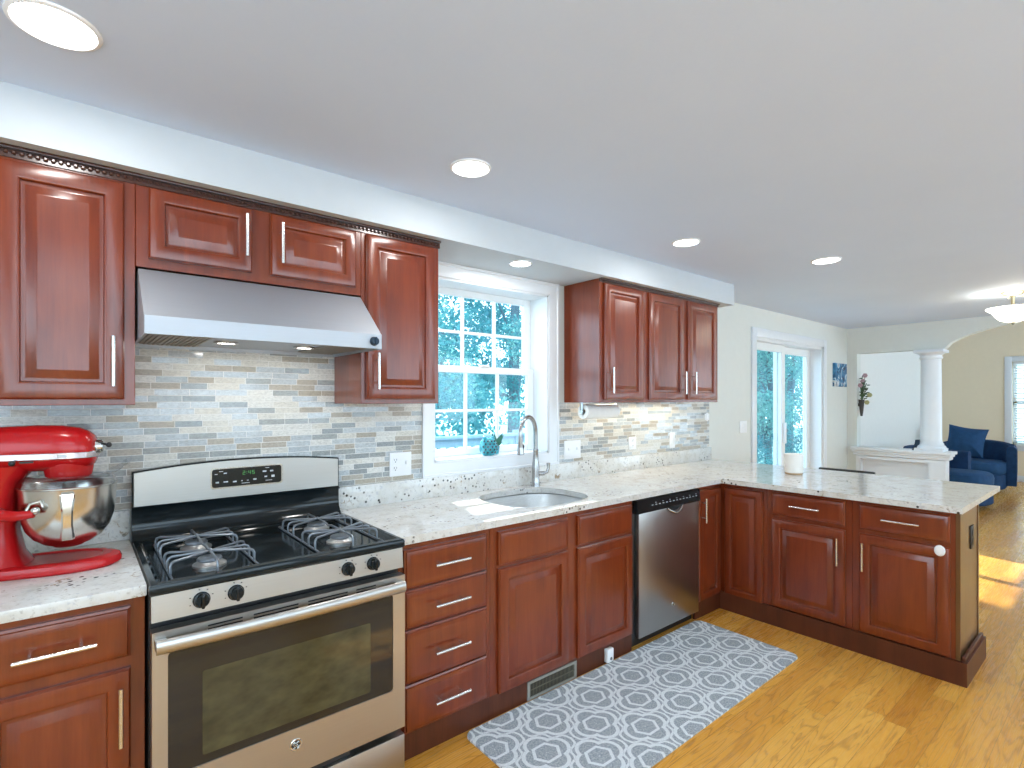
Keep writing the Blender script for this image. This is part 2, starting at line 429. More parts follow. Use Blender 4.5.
# ------------------------------------------------------------------ geometry builder
class B:
    def __init__(s):
        s.bm = bmesh.new()
    def box(s, x0, x1, y0, y1, z0, z1, bev=0.0, seg=2):
        r = bmesh.ops.create_cube(s.bm, size=1.0)
        vs = r['verts']
        sx, sy, sz = abs(x1 - x0), abs(y1 - y0), abs(z1 - z0)
        for v in vs:
            v.co = Vector(((x0 + x1) / 2 + v.co.x * sx, (y0 + y1) / 2 + v.co.y * sy, (z0 + z1) / 2 + v.co.z * sz))
        if bev > 0:
            es = list({e for v in vs for e in v.link_edges})
            bmesh.ops.bevel(s.bm, geom=es, offset=min(bev, sx / 2.1, sy / 2.1, sz / 2.1), segments=seg, profile=0.5, affect='EDGES')
        return s
    def cyl(s, p0, p1, r0, r1=None, n=20):
        p0, p1 = Vector(p0), Vector(p1)
        if r1 is None: r1 = r0
        return s.lathe([(0, 0), (r0, 0), (r1, (p1 - p0).length), (0, (p1 - p0).length)], p0, p1 - p0, n)
    def lathe(s, prof, org=(0, 0, 0), axis=(0, 0, 1), n=40, sx=1.0, sy=1.0):
        org = Vector(org); q = Vector(axis).normalized().to_track_quat('Z', 'Y')
        rings = []
        for r, z in prof:
            if r < 1e-6:
                rings.append([s.bm.verts.new(org + q @ Vector((0, 0, z)))])
            else:
                rings.append([s.bm.verts.new(org + q @ Vector((r * sx * math.cos(2 * PI * k / n), r * sy * math.sin(2 * PI * k / n), z))) for k in range(n)])
        for a, b in zip(rings, rings[1:]):
            if len(a) == 1 and len(b) == 1: continue
            for k in range(n):
                k2 = (k + 1) % n
                if len(a) == 1: s.bm.faces.new((a[0], b[k2], b[k]))
                elif len(b) == 1: s.bm.faces.new((a[k], a[k2], b[0]))
                else: s.bm.faces.new((a[k], a[k2], b[k2], b[k]))
        return s
    def tube(s, pts, r, n=10, closed=False, caps=True):
        pts = [Vector(p) for p in pts]
        N = len(pts)
        rad = r if isinstance(r, (list, tuple)) else [r] * N
        prev = None; rings = []
        for i, p in enumerate(pts):
            a = pts[(i - 1) % N] if (closed or i > 0) else p
            b = pts[(i + 1) % N] if (closed or i < N - 1) else p
            t = (b - a).normalized()
            if prev is None:
                up = Vector((0, 0, 1)) if abs(t.z) < 0.9 else Vector((1, 0, 0))
                u = t.cross(up).normalized()
            else:
                u = (prev - t * prev.dot(t)).normalized()
            prev = u
            v = t.cross(u)
            rings.append([s.bm.verts.new(p + (u * math.cos(2 * PI * k / n) + v * math.sin(2 * PI * k / n)) * rad[i]) for k in range(n)])
        prs = list(zip(rings, rings[1:]))
        if closed: prs.append((rings[-1], rings[0]))
        for a, b in prs:
            for k in range(n):
                s.bm.faces.new((a[k], a[(k + 1) % n], b[(k + 1) % n], b[k]))
        if caps and not closed:
            s.bm.faces.new(list(reversed(rings[0]))); s.bm.faces.new(rings[-1])
        return s
    def rings(s, loops, cap0=True, cap1=True):
        L = [[s.bm.verts.new(Vector(p)) for p in lp] for lp in loops]
        n = len(L[0])
        for a, b in zip(L, L[1:]):
            for k in range(n):
                s.bm.faces.new((a[k], a[(k + 1) % n], b[(k + 1) % n], b[k]))
        if cap0: s.bm.faces.new(list(reversed(L[0])))
        if cap1: s.bm.faces.new(L[-1])
        return s
    def prism(s, outer, holes, fmap, a0, a1):
        """polygon (with holes) swept from a0 to a1; fmap(u, v, a) gives the point"""
        loops = [outer] + list(holes)
        es = []
        for lp in loops:
            vs = [s.bm.verts.new(fmap(u, v, a0)) for u, v in lp]
            es += [s.bm.edges.new((vs[k], vs[(k + 1) % len(vs)])) for k in range(len(vs))]
        r = bmesh.ops.triangle_fill(s.bm, use_beauty=True, use_dissolve=False, edges=es)
        fs = [g for g in r['geom'] if isinstance(g, bmesh.types.BMFace)]
        ex = bmesh.ops.extrude_face_region(s.bm, geom=fs)
        u0, v0 = outer[0]
        d = Vector(fmap(u0, v0, a1)) - Vector(fmap(u0, v0, a0))
        bmesh.ops.translate(s.bm, vec=d, verts=[g for g in ex['geom'] if isinstance(g, bmesh.types.BMVert)])
        return s
    def ball(s, c, rx, ry=None, rz=None, n=24, m=14):
        ry = ry or rx; rz = rz or rx
        prof = [(math.sin(PI * k / m), -math.cos(PI * k / m)) for k in range(m + 1)]
        prof[0] = (0, -1); prof[-1] = (0, 1)
        i0 = len(s.bm.verts)
        s.lathe(prof, (0, 0, 0), (0, 0, 1), n)
        s.bm.verts.ensure_lookup_table()
        for v in s.bm.verts[i0:]:
            v.co = Vector((c[0] + v.co.x * rx, c[1] + v.co.y * ry, c[2] + v.co.z * rz))
        return s
    def xform(s, mtx):
        bmesh.ops.transform(s.bm, matrix=mtx, verts=s.bm.verts)
        return s

ORG = {}
def T(name, label, cat, loc=(0, 0, 0), group=None, kind=None):
    o = bpy.data.objects.new(name, None)
    o.empty_display_size = 0.05
    o.location = loc
    C.objects.link(o)
    o['label'] = label; o['category'] = cat
    if group: o['group'] = group
    if kind: o['kind'] = kind
    ORG[o.name] = Vector(loc)
    return o

def P(name, b, mat, parent=None, label=None, cat=None, group=None, kind=None, smooth=32, mod=None):
    """link builder b as ONE mesh object; its points are world coordinates"""
    bm = b.bm
    bmesh.ops.recalc_face_normals(bm, faces=bm.faces)
    if parent is not None:
        org = ORG[parent.name]
    else:
        xs = [v.co for v in bm.verts]
        lo = [min(c[i] for c in xs) for i in range(3)]; hi = [max(c[i] for c in xs) for i in range(3)]
        org = Vector(((lo[0] + hi[0]) / 2, (lo[1] + hi[1]) / 2, lo[2]))
    bmesh.ops.translate(bm, vec=-org, verts=bm.verts)
    me = bpy.data.meshes.new(name)
    bm.to_mesh(me); bm.free()
    me.materials.append(M[mat] if isinstance(mat, str) else mat)
    if smooth:
        me.polygons.foreach_set('use_smooth', [True] * len(me.polygons))
        me.set_sharp_from_angle(angle=math.radians(smooth))
    o = bpy.data.objects.new(name, me)
    C.objects.link(o)
    if parent is not None:
        o.parent = parent
    else:
        o.location = org
    ORG[o.name] = org
    if label: o['label'] = label
    if cat: o['category'] = cat
    if group: o['group'] = group
    if kind: o['kind'] = kind
    if mod: mod(o)
    return o

def ST(name, b, mat, **kw):
    return P(name, b, mat, kind='structure', **kw)

def copy_tree(o, loc, label=None, rz=None):
    c = o.copy(); C.objects.link(c)
    c.location = loc
    if rz is not None: c.rotation_euler = (0, 0, rz)
    if label: c['label'] = label
    for ch in o.children:
        d = ch.copy(); C.objects.link(d); d.parent = c
        for g in ch.children:
            e = g.copy(); C.objects.link(e); e.parent = d
    return c

Z = Vector((0, 0, 1))
def rect_rings(b, org, U, N, w, h, prof):
    org, U, N = Vector(org), Vector(U), Vector(N)
    loops = []
    for ins, dep in prof:
        loops.append([org + U * ins + Z * ins + N * dep, org + U * (w - ins) + Z * ins + N * dep,
                      org + U * (w - ins) + Z * (h - ins) + N * dep, org + U * ins + Z * (h - ins) + N * dep])
    b.rings(loops)

def raised_door(org, U, N, w, h, t=0.021, stile=0.056):
    b = B(); s = stile
    rect_rings(b, org, U, N, w, h, [(0, 0), (0, t - 0.009), (0.004, t - 0.005), (0.005, t - 0.002), (0.011, t), (s - 0.012, t), (s - 0.006, t - 0.003),
                                    (s - 0.003, t - 0.013), (s + 0.004, t - 0.014), (s + 0.009, t - 0.012), (s + 0.030, t - 0.001), (s + 0.034, t - 0.001)])
    return b

def slab_front(org, U, N, w, h, t=0.021):
    b = B()
    rect_rings(b, org, U, N, w, h, [(0, 0), (0, t - 0.010), (0.006, t - 0.007), (0.008, t - 0.003), (0.016, t), (0.03, t)])
    return b

def bar_handle(c, A, N, L=0.155, r=0.0058, off=0.034):
    c, A, N = Vector(c), Vector(A), Vector(N)
    b = B()
    b.cyl(c - A * L / 2 + N * off, c + A * L / 2 + N * off, r, n=14)
    for k in (-1, 1):
        p = c + A * k * L * 0.31
        b.cyl(p, p + N * off, 0.0042, n=10)
    return b

XP, XN, YP, YN = Vector((1, 0, 0)), Vector((-1, 0, 0)), Vector((0, 1, 0)), Vector((0, -1, 0))

# ------------------------------------------------------------------ room shell
ZC = 2.243
def rect(u0, u1, v0, v1): return [(u0, v0), (u1, v0), (u1, v1), (u0, v1)]
XW, XE, YS = -1.6, 11.93, -4.5
XPAR = 7.25
b = B(); b.box(XW - .2, XE + .2, YS - .2, 0.2, -0.12, 0.0)
ST('floor', b, 'floor', label='glossy oak strip floor running through kitchen and living room')
ZL = 2.95
SKY = (-0.95, 0.55, -3.7, -2.5)  # skylight opening added out of view to bring in daylight
b = B(); b.prism(rect(XW - .2, XPAR - 0.0005, YS - .2, 0.2), [rect(*SKY)], lambda u, v, a: Vector((u, v, a)), ZC, ZC + 0.2)
ST('ceiling', b, 'ceil', label='pale grey plaster ceiling')
b = B(); b.box(XPAR, XE + .2, YS - .2, 0.2, ZL, ZL + 0.15)
SKYF = B(); SKYF.prism(rect(SKY[0] - .05, SKY[1] + .05, SKY[2] - .05, SKY[3] + .05), [rect(SKY[0] + .03, SKY[1] - .03, SKY[2] + .03, SKY[3] - .03)], lambda u, v, a: Vector((u, v, a)), ZC + 0.2, ZC + 0.26)
ST('added_skylight', SKYF, 'vinyl', label='frame of an unseen skylight added for daylight')
ST('ceiling_living', b, 'ceil', label='higher ceiling of the living room')

WX0, WX1, WZ0, WZ1 = 1.285, 2.114, 1.03, 2.012      # kitchen window opening
DX0, DX1, DZ1 = 4.83, 6.46, 1.965                   # sliding door opening
b = B()
b.prism([(XW, 0), (DX0, 0), (DX0, DZ1), (DX1, DZ1), (DX1, 0), (XPAR + 0.06, 0), (XPAR + 0.06, ZC), (XW, ZC)], [rect(WX0, WX1, WZ0, WZ1)], lambda u, v, a: Vector((u, a, v)), 0.0, 0.2)
ST('wall_north', b, 'wall', label='cream painted wall with kitchen window and sliding door')
b = B(); b.box(XPAR + 0.06, XE, 0, 0.2, 0, ZL)
ST('wall_north_living', b, 'wall_white', label='white living room wall beyond the partition')
b = B(); b.prism(rect(YS, 0, 0, ZC), [rect(-4.2, -1.5, 0.95, 2.12)], lambda u, v, a: Vector((a, u, v)), XW - 0.2, XW)  # west window opening added out of view to let in daylight
ST('wall_west', b, 'wall')
b = B()
SOUTH = [('added_window_3', -1.5, 1.6, 0.95, 2.16, 4), ('added_window_4', 1.9, 5.1, 0.95, 2.12, 4), ('added_window_5', 5.4, 7.0, 0.5, 2.12, 2), ('added_window_6', 7.9, 11.4, 0.2, 2.3, 4)]
b.prism([(XW, 0), (XE, 0), (XE, ZL), (XPAR, ZL), (XPAR, ZC), (XW, ZC)], [rect(q_[1], q_[2], q_[3], q_[4]) for q_ in SOUTH], lambda u, v, a: Vector((u, a, v)), YS - 0.2, YS)
ST('wall_south', b, 'wall')
FW = (-2.3, -0.94, 0.60, 2.0)                        # far window opening y0 y1 z0 z1
b = B()
b.prism(rect(YS, 0.2, 0, ZL), [rect(FW[0], FW[1], FW[2], FW[3])], lambda u, v, a: Vector((a, u, v)), XE, XE + 0.2)
ST('wall_east', b, 'wall_beige', label='beige far wall of the living room')

# partition with opening and arch
arch = []
y0a, y1a, zs, za = -0.93, -3.25, 1.905, 2.20
for k in range(33):
    t = k / 32
    yy = y1a + (y0a - y1a) * t
    q_ = abs((yy - (y0a + y1a) / 2) / ((y1a - y0a) / 2))
    arch.append((yy, zs + (za - zs) * (1 - min(1.0, q_) ** 2.1) ** 0.6))
outl = [(0, 0), (0, ZL), (YS, ZL), (YS, 0), (y1a, 0)] + arch + [(y0a, 1.93), (-0.105, 1.93), (-0.105, 0)]
b = B(); b.prism(outl, [], lambda u, v, a: Vector((a, u, v)), XPAR, XPAR + 0.13)
ST('wall_partition', b, 'wall', label='cream partition wall with square opening and arch')
# half wall with niche and ledge
b = B()
hw0, hw1 = -0.97, -0.105
b.prism(rect(hw0, hw1, 0, 0.685), [rect(-0.82, -0.15, 0.2, 0.648)], lambda u, v, a: Vector((a, u, v)), XPAR - 0.035, XPAR + 0.06)
b.box(XPAR + 0.06, XPAR + 0.13, hw0, hw1, 0, 0.685)
ST('trim_1', b, 'trim', label='white half wall with a framed recess under the column')
b = B()
b.box(XPAR - 0.045, XPAR + 0.155, hw0 - 0.03, hw1 + 0.03, 0.690, 0.722, 0.006)
b.box(XPAR - 0.062, XPAR + 0.172, hw0 - 0.045, hw1 + 0.04, 0.722, 0.752, 0.008)
b.box(XPAR - 0.085, XPAR + 0.19, hw0 - 0.062, hw1 + 0.05, 0.752, 0.785, 0.005)
ST('trim_2', b, 'trim', label='white moulded ledge on the half wall')
col = B()
cy_ = -0.822
cx_ = XPAR + 0.06
col.lathe([(0, 0.785), (0.136, 0.785), (0.138, 0.825), (0.130, 0.845), (0.118, 0.852), (0.116, 0.868), (0.104, 0.885), (0.099, 0.91), (0.098, 1.2), (0.094, 1.76), (0.093, 1.82),
           (0.106, 1.825), (0.106, 1.845), (0.097, 1.85), (0.1, 1.862), (0.125, 1.885), (0.14, 1.89), (0.14, 1.912), (0, 1.912)], (cx_, cy_, 0), n=48)
col.box(cx_ - 0.13, cx_ + 0.13, cy_ - 0.13, cy_ + 0.13, 0.785, 0.815, 0.004)
col.box(cx_ - 0.135, cx_ + 0.135, cy_ - 0.135, cy_ + 0.135, 1.89, 1.925, 0.004)
ST('column', col, 'trim', label='white round column between the square opening and the arch')

# soffit
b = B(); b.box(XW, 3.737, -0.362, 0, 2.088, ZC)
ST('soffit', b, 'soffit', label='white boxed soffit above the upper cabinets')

# baseboards
def baseboard(name, x0, x1, y0, y1):
    b = B(); b.box(x0, x1, y0, y1, 0, 0.10, 0.004); ST(name, b, 'trim')
baseboard('baseboard_north', 6.60, XPAR, -0.014, 0)
baseboard('baseboard_mid', 4.05, 4.70, -0.014, 0)
baseboard('baseboard_living', XPAR + 0.13, XE, -0.014, 0)
baseboard('baseboard_east', XE - 0.014, XE, YS, -0.014)
baseboard('baseboard_partition', XPAR - 0.014, XPAR, YS, y1a)

# ------------------------------------------------------------------ kitchen window
def casing_frame(x0, x1, z0, z1, wd, t=0.018):
    """picture frame casing on the north wall with a stepped profile"""
    b = B()
    loops = []
    for ins, dep in ((0, 0.0), (0, 0.022), (0.012, 0.022), (0.016, 0.016), (wd - 0.02, 0.013), (wd - 0.012, 0.009), (wd, 0.009), (wd, 0.0)):
        loops.append([Vector((x0 + ins, -dep, z0 + ins)), Vector((x1 - ins, -dep, z0 + ins)), Vector((x1 - ins, -dep, z1 - ins)), Vector((x0 + ins, -dep, z1 - ins))])
    b.rings(loops, False, False)
    return b
win = T('window_1', 'white double hung kitchen window with muntins above the sink', 'window', (1.7, 0.1, WZ0), kind='structure')
P('casing', casing_frame(1.212, 2.19, 0.958, 2.087, 0.074), 'trim', win)
b = B()
jt = 0.012
b.box(WX0, WX0 + jt, 0.0, 0.2, WZ0, WZ1); b.box(WX1 - jt, WX1, 0.0, 0.2, WZ0, WZ1)
b.box(WX0, WX1, 0.0, 0.2, WZ1 - jt, WZ1); b.box(WX0, WX1, 0.0, 0.2, WZ0, WZ0 + jt)
P('jamb', b, 'trim', win)
def sash(x0, x1, z0, z1, y0, y1, st, top, bot, nx, nz_, mw=0.016):
    b = B()
    b.box(x0, x0 + st, y0, y1, z0, z1, 0.003, 1); b.box(x1 - st, x1, y0, y1, z0, z1, 0.003, 1)
    b.box(x0 + st, x1 - st, y0, y1, z1 - top, z1, 0.003, 1); b.box(x0 + st, x1 - st, y0, y1, z0, z0 + bot, 0.003, 1)
    ym = (y0 + y1) / 2
    gx0, gx1, gz0, gz1 = x0 + st, x1 - st, z0 + bot, z1 - top
    mun = B()
    for k in range(1, nx):
        xx = gx0 + (gx1 - gx0) * k / nx
        mun.box(xx - mw / 2, xx + mw / 2, ym - 0.009, ym + 0.009, gz0, gz1)
    for k in range(1, nz_):
        zz = gz0 + (gz1 - gz0) * k / nz_
        mun.box(gx0, gx1, ym - 0.008, ym + 0.008, zz - mw / 2, zz + mw / 2)
    g = B(); g.box(gx0 - 0.004, gx1 + 0.004, ym - 0.002, ym + 0.002, gz0 - 0.004, gz1 + 0.004)
    return b, mun, g
fx0, fx1 = WX0 + jt, WX1 - jt
zm = 1.530
for nm, (za_, zb_, ya_, yb_) in (('upper_sash', (zm - 0.012, WZ1 - jt, 0.155, 0.185)), ('lower_sash', (WZ0 + jt, zm + 0.026, 0.122, 0.152))):
    f_, m_, g_ = sash(fx0, fx1, za_, zb_, ya_, yb_, 0.052, 0.040, 0.040 if nm == 'lower_sash' else 0.03, 3, 2)
    so = P(nm, f_, 'vinyl', win); P('muntin', m_, 'vinyl', so); P('pane', g_, 'glass', so)
b = B(); b.box(1.68, 1.74, 0.110, 0.140, zm + 0.026, zm + 0.036, 0.003); P('sash_lock', b, 'vinyl', win)

# ------------------------------------------------------------------ sliding door
sd = T('door_1', 'white framed sliding glass patio door', 'door', (5.6, 0.1, 0), kind='structure')
b = B()
cw = 0.085
b.box(DX0 - cw, DX0, -0.02, 0, 0, DZ1 + cw, 0.004); b.box(DX1, DX1 + cw, -0.02, 0, 0, DZ1 + cw, 0.004)
b.box(DX0, DX1, -0.02, 0, DZ1, DZ1 + cw, 0.004)
P('casing', b, 'trim', sd)
b = B()
b.box(DX0, DX0 + 0.03, 0, 0.2, 0, DZ1); b.box(DX1 - 0.03, DX1, 0, 0.2, 0, DZ1); b.box(DX0, DX1, 0, 0.2, DZ1 - 0.03, DZ1); b.box(DX0, DX1, 0.02, 0.2, 0.0, 0.03)
P('jamb', b, 'trim', sd)
for x0, x1, ya, yb in ((DX0 + 0.03, 5.66, 0.075, 0.115), (5.58, DX1 - 0.03, 0.125, 0.165)):
    f_, m_, g_ = sash(x0, x1, 0.03, DZ1 - 0.03, ya, yb, 0.085, 0.075, 0.10, 1, 1)
    m_.bm.free()
    so = P('sliding_panel', f_, 'vinyl', sd); P('pane', g_, 'glass', so)
b = B(); b.box(5.60, 5.63, 0.045, 0.075, 0.9, 1.12, 0.006); P('door_handle', b, 'plate', sd)

# ------------------------------------------------------------------ far living room window with blind
fw = T('window_2', 'white framed living room window with a slatted blind', 'window', (XE, -1.6, FW[2]), kind='structure')
b = B()
cw = 0.09
b.box(XE - 0.02, XE, FW[1], FW[1] + cw, FW[2] - cw, FW[3] + cw, 0.004); b.box(XE - 0.02, XE, FW[0] - cw, FW[0], FW[2] - cw, FW[3] + cw, 0.004)
b.box(XE - 0.02, XE, FW[0], FW[1], FW[3], FW[3] + cw, 0.004); b.box(XE - 0.02, XE, FW[0], FW[1], FW[2] - cw, FW[2], 0.004)
b.box(XE - 0.06, XE, FW[0] - 0.1, FW[1] + 0.1, FW[2] - 0.012, FW[2] + 0.012, 0.004)
P('casing', b, 'trim', fw)
b = B()
for y0_, y1_ in ((FW[0], FW[0] + 0.05), (FW[1] - 0.05, FW[1])): b.box(XE + 0.08, XE + 0.12, y0_, y1_, FW[2], FW[3])
b.box(XE + 0.08, XE + 0.12, FW[0], FW[1], FW[2], FW[2] + 0.05); b.box(XE + 0.08, XE + 0.12, FW[0], FW[1], FW[3] - 0.05, FW[3]); b.box(XE + 0.08, XE + 0.12, FW[0], FW[1], 1.28, 1.33)
P('sash', b, 'vinyl', fw)
b = B(); b.box(XE + 0.098, XE + 0.102, FW[0], FW[1], FW[2], FW[3]); P('pane', b, 'glass', fw)
b = B(); b.box(XE + 0.015, XE + 0.06, FW[0] + 0.01, FW[1] - 0.01, FW[3] - 0.05, FW[3], 0.004)
k = 0
while FW[3] - 0.07 - k * 0.042 > FW[2] + 0.02:
    zz = FW[3] - 0.07 - k * 0.042
    b.rings([[Vector((XE + 0.02, FW[0] + 0.02, zz + 0.008)), Vector((XE + 0.058, FW[0] + 0.02, zz - 0.012)), Vector((XE + 0.058, FW[0] + 0.02, zz - 0.009)), Vector((XE + 0.02, FW[0] + 0.02, zz + 0.011))],
             [Vector((XE + 0.02, FW[1] - 0.02, zz + 0.008)), Vector((XE + 0.058, FW[1] - 0.02, zz - 0.012)), Vector((XE + 0.058, FW[1] - 0.02, zz - 0.009)), Vector((XE + 0.02, FW[1] - 0.02, zz + 0.011))]])
    k += 1
P('blind', b, 'vinyl', fw)

# unseen windows added in the south wall to supply daylight
for nm, x0, x1, z0, z1, nn in SOUTH:
    b = B()
    t = 0.05
    b.box(x0, x1, YS - 0.12, YS - 0.07, z0, z0 + t); b.box(x0, x1, YS - 0.12, YS - 0.07, z1 - t, z1)
    for k in range(nn + 1):
        xx = x0 + (x1 - x0 - t) * k / nn
        b.box(xx, xx + t, YS - 0.12, YS - 0.07, z0 + t, z1 - t)
    ST(nm, b, 'vinyl')

# ------------------------------------------------------------------ backsplash tile and granite upstands
b = B()
b.box(-0.42, 1.128, -0.008, 0, 0.9595, 1.80); b.box(1.128, 1.212, -0.008, 0, 0.9595, 1.36)
ST('wall_tile_range', b, 'tile', label='grey and cream linear mosaic tile behind the range')
b = B(); b.box(2.19, 3.992, -0.008, 0, 0.9595, 1.343)
ST('wall_tile_sink', b, 'tile', label='grey and cream linear mosaic tile under the right upper cabinets')

SPX, SPY, SPA, SPB = 1.692, -0.335, 0.278, 0.235     # sink centre and half sizes
def superell(a, bb, n=56, e=2.7, flat=True):
    pts = []
    for k in range(n):
        t = 2 * PI * k / n
        c, s_ = math.cos(t), math.sin(t)
        pts.append((SPX + a * math.copysign(abs(c) ** (2 / e), c), SPY + bb * math.copysign(abs(s_) ** (2 / e), s_)))
    return pts
b = B()
b.prism([(0.766, -0.021), (4.03, -0.021), (4.03, -1.832), (3.0435, -1.832), (3.0435, -0.637), (0.766, -0.637)], [superell(SPA, SPB)],
        lambda u, v, a: Vector((u, v, a)), 0.824, 0.854)
P('countertop', b, 'granite', label='long speckled cream granite countertop with sink cut-out and peninsula', cat='countertop')
b = B(); b.box(-0.395, -0.004, -0.637, -0.021, 0.824, 0.854, 0.003)
P('countertop', b, 'granite', label='short granite countertop under the red stand mixer', cat='countertop')
b = B(); b.box(0.766, 4.01, -0.020, -0.0001, 0.824, 0.9585, 0.002)
P('granite_upstand', b, 'granite_fleck', label='dark flecked granite upstand along the wall behind the sink', cat='backsplash')
b = B(); b.box(-0.395, -0.004, -0.020, -0.0001, 0.824, 0.9585, 0.002)
P('granite_upstand', b, 'granite_fleck', label='short granite upstand behind the red stand mixer', cat='backsplash')

# sink
sk = T('sink', 'oval undermount stainless steel sink below the window', 'sink', (SPX, SPY, 0.63))
b = B()
loops = []
for ins, z_ in ((-0.028, 0.8235), (-0.004, 0.8235), (0.0, 0.818), (0.004, 0.70), (0.014, 0.665), (0.035, 0.648), (0.07, 0.642), (0.17, 0.638), (0.185, 0.637)):
    loops.append([Vector((x, y, z_)) for x, y in superell(SPA + 0.004 - ins, SPB + 0.004 - ins)])
b.rings(loops, False, True)
P('basin', b, 'steel_sink', sk)
b = B(); b.lathe([(0, 0.639), (0.03, 0.639), (0.042, 0.643), (0.045, 0.640)], (SPX, SPY, 0), n=28)
P('drain', b, 'chrome', sk)

# ------------------------------------------------------------------ base cabinets
YF = -0.603        # face frame front
def case_box(x0, x1, y0, y1, z0, z1, bev=0.0015):
    b = B(); b.box(x0, x1, y0, y1, z0, z1, bev, 1); return b
KZ = 0.098
def drawer(parent, x0, x1, z0, z1, yf=YF, hz=None, L=0.16):
    d = P('drawer_front', slab_front((x0, yf, z0), XP, YN, x1 - x0, z1 - z0), 'wood', parent)
    if hz is not False:
        P('handle', bar_handle(((x0 + x1) / 2, yf - 0.021, hz if hz else (z0 + z1) / 2), XP, YN, L), 'nickel', d)
    return d
def doorx(parent, x0, x1, z0, z1, hx=None, hz=None, yf=YF, stile=0.056, L=0.155):
    d = P('door', raised_door((x0, yf, z0), XP, YN, x1 - x0, z1 - z0, stile=stile), 'wood', parent)
    if hx is not None:
        P('handle', bar_handle((hx, yf - 0.021, hz), Z, YN, L), 'nickel', d)
    return d

c0 = T('base_cabinet', 'cherry base cabinet under the red mixer, left of the range', 'cabinet', (-0.19, -0.3, 0))
P('case', case_box(-0.380, -0.006, YF, -0.001, KZ, 0.8235), 'wood', c0)
drawer(c0, -0.347, -0.039, 0.663, 0.799, hz=0.728, L=0.16)
doorx(c0, -0.347, -0.039, 0.115, 0.632, -0.063, 0.520)
b = B(); b.box(-0.380, -0.006, YF + 0.002, YF + 0.02, 0, KZ); P('toe_board', b, 'wood_shade', c0)

c1 = T('drawer_cabinet', 'cherry base cabinet with four drawers, right beside the range', 'cabinet', (0.98, -0.3, 0))
P('case', case_box(0.766, 1.199, YF, -0.001, KZ, 0.8235), 'wood', c1)
for z0, z1, hz in ((0.649, 0.797, 0.728), (0.499, 0.643, 0.572), (0.293, 0.492, 0.392), (0.110, 0.286, 0.200)):
    drawer(c1, 0.789, 1.174, z0, z1, hz=hz)
b = B(); b.box(0.766, 1.199, YF + 0.002, YF + 0.02, 0, KZ); P('toe_board', b, 'wood_shade', c1)

c2 = T('sink_cabinet', 'cherry sink cabinet with two doors and two blank fronts', 'cabinet', (1.68, -0.3, 0))
b = B()
b.box(1.199, 1.217, YF, -0.001, KZ, 0.8235); b.box(2.147, 2.165, YF, -0.001, KZ, 0.8235); b.box(1.217, 2.147, YF + 0.02, -0.001, KZ, KZ + 0.018); b.box(1.217, 2.147, -0.02, -0.001, KZ, 0.8)
b.box(1.217, 2.147, YF, YF + 0.02, KZ, 0.8235, 0.001, 1)
P('case', b, 'wood', c2)
for x0, x1 in ((1.238, 1.661), (1.729, 2.150)):
    P('blank_front', slab_front((x0, YF, 0.649), XP, YN, x1 - x0, 0.146), 'wood', c2)
    doorx(c2, x0, x1, 0.100, 0.636)
b = B(); b.box(1.199, 2.165, YF + 0.002, YF + 0.02, 0, KZ); P('toe_board', b, 'wood_shade', c2)

# corner cabinet: L-shaped plan
XPF = 3.102        # face frame plane of the peninsula (doors stand 21 mm proud)
cc = T('corner_cabinet', 'cherry corner base cabinet with two doors meeting at the inner corner', 'cabinet', (3.1, -0.4, 0))
b = B()
b.prism([(2.795, -0.001), (3.60, -0.001), (3.60, -0.905), (XPF, -0.905), (XPF, YF), (2.795, YF)], [], lambda u, v, a: Vector((u, v, a)), KZ, 0.8235)
P('case', b, 'wood', cc)
doorx(cc, 2.810, 3.064, 0.110, 0.795, 2.829, 0.678, stile=0.05, L=0.15)
P('door', raised_door((XPF, -0.632, 0.105), YN, XN, 0.246, 0.690, stile=0.05), 'wood', cc)
b = B()
b.prism([(2.795, YF + 0.02), (2.795, YF + 0.002), (XPF + 0.002, YF + 0.002), (XPF + 0.002, -0.905), (XPF + 0.02, -0.905), (XPF + 0.02, YF + 0.02)], [], lambda u, v, a: Vector((u, v, a)), 0, KZ)
P('toe_board', b, 'wood_shade', cc)

def pen_cab(label, y0, y1, dy0, dy1, hy):
    """peninsula cabinet, y0 > y1 going away from the wall"""
    c = T('peninsula_cabinet', label, 'cabinet', (3.3, (y0 + y1) / 2, 0))
    P('case', case_box(XPF, 3.50, y1, y0 - 0.0005, KZ, 0.8235), 'wood', c)
    w_ = dy0 - dy1
    d = P('drawer_front', slab_front((XPF, dy0, 0.668), YN, XN, w_, 0.135), 'wood', c)
    P('handle', bar_handle((XPF - 0.021, (dy0 + dy1) / 2, 0.738), YN, XN, 0.16), 'nickel', d)
    d = P('door', raised_door((XPF, dy0, 0.118), YN, XN, w_, 0.527), 'wood', c)
    P('handle', bar_handle((XPF - 0.021, hy, 0.527), Z, XN, 0.15), 'nickel', d)
    return c
pen_cab('cherry peninsula cabinet next to the inner corner', -0.905, -1.36, -0.934, -1.328, -1.300)
pc = pen_cab('cherry peninsula cabinet at the free end, white lock on its door', -1.36, -1.797, -1.395, -1.778, -1.420)
b = B(); b.box(XPF - 0.001, 3.505, -1.815, -1.797, 0.0, 0.8235, 0.001, 1); b.box(3.487, 3.507, -1.819, -1.797, 0.0, 0.8235)
P('end_panel', b, 'wood_end_lit', pc)
b = B()
b.prism([(XPF - 0.0205, -0.6025), (XPF - 0.0015, -0.6025), (XPF - 0.0015, -1.8195), (3.545, -1.8195), (3.545, -1.842), (XPF - 0.0205, -1.842)], [],
        lambda u, v, a: Vector((u, v, a)), 0.0, 0.112)
b.box(XPF - 0.0015, 3.525, -1.834, -1.8195, 0.112, 0.135, 0.003)
P('base_moulding', b, 'wood_shade', label='shaded cherry base moulding wrapped round the peninsula', cat='moulding')

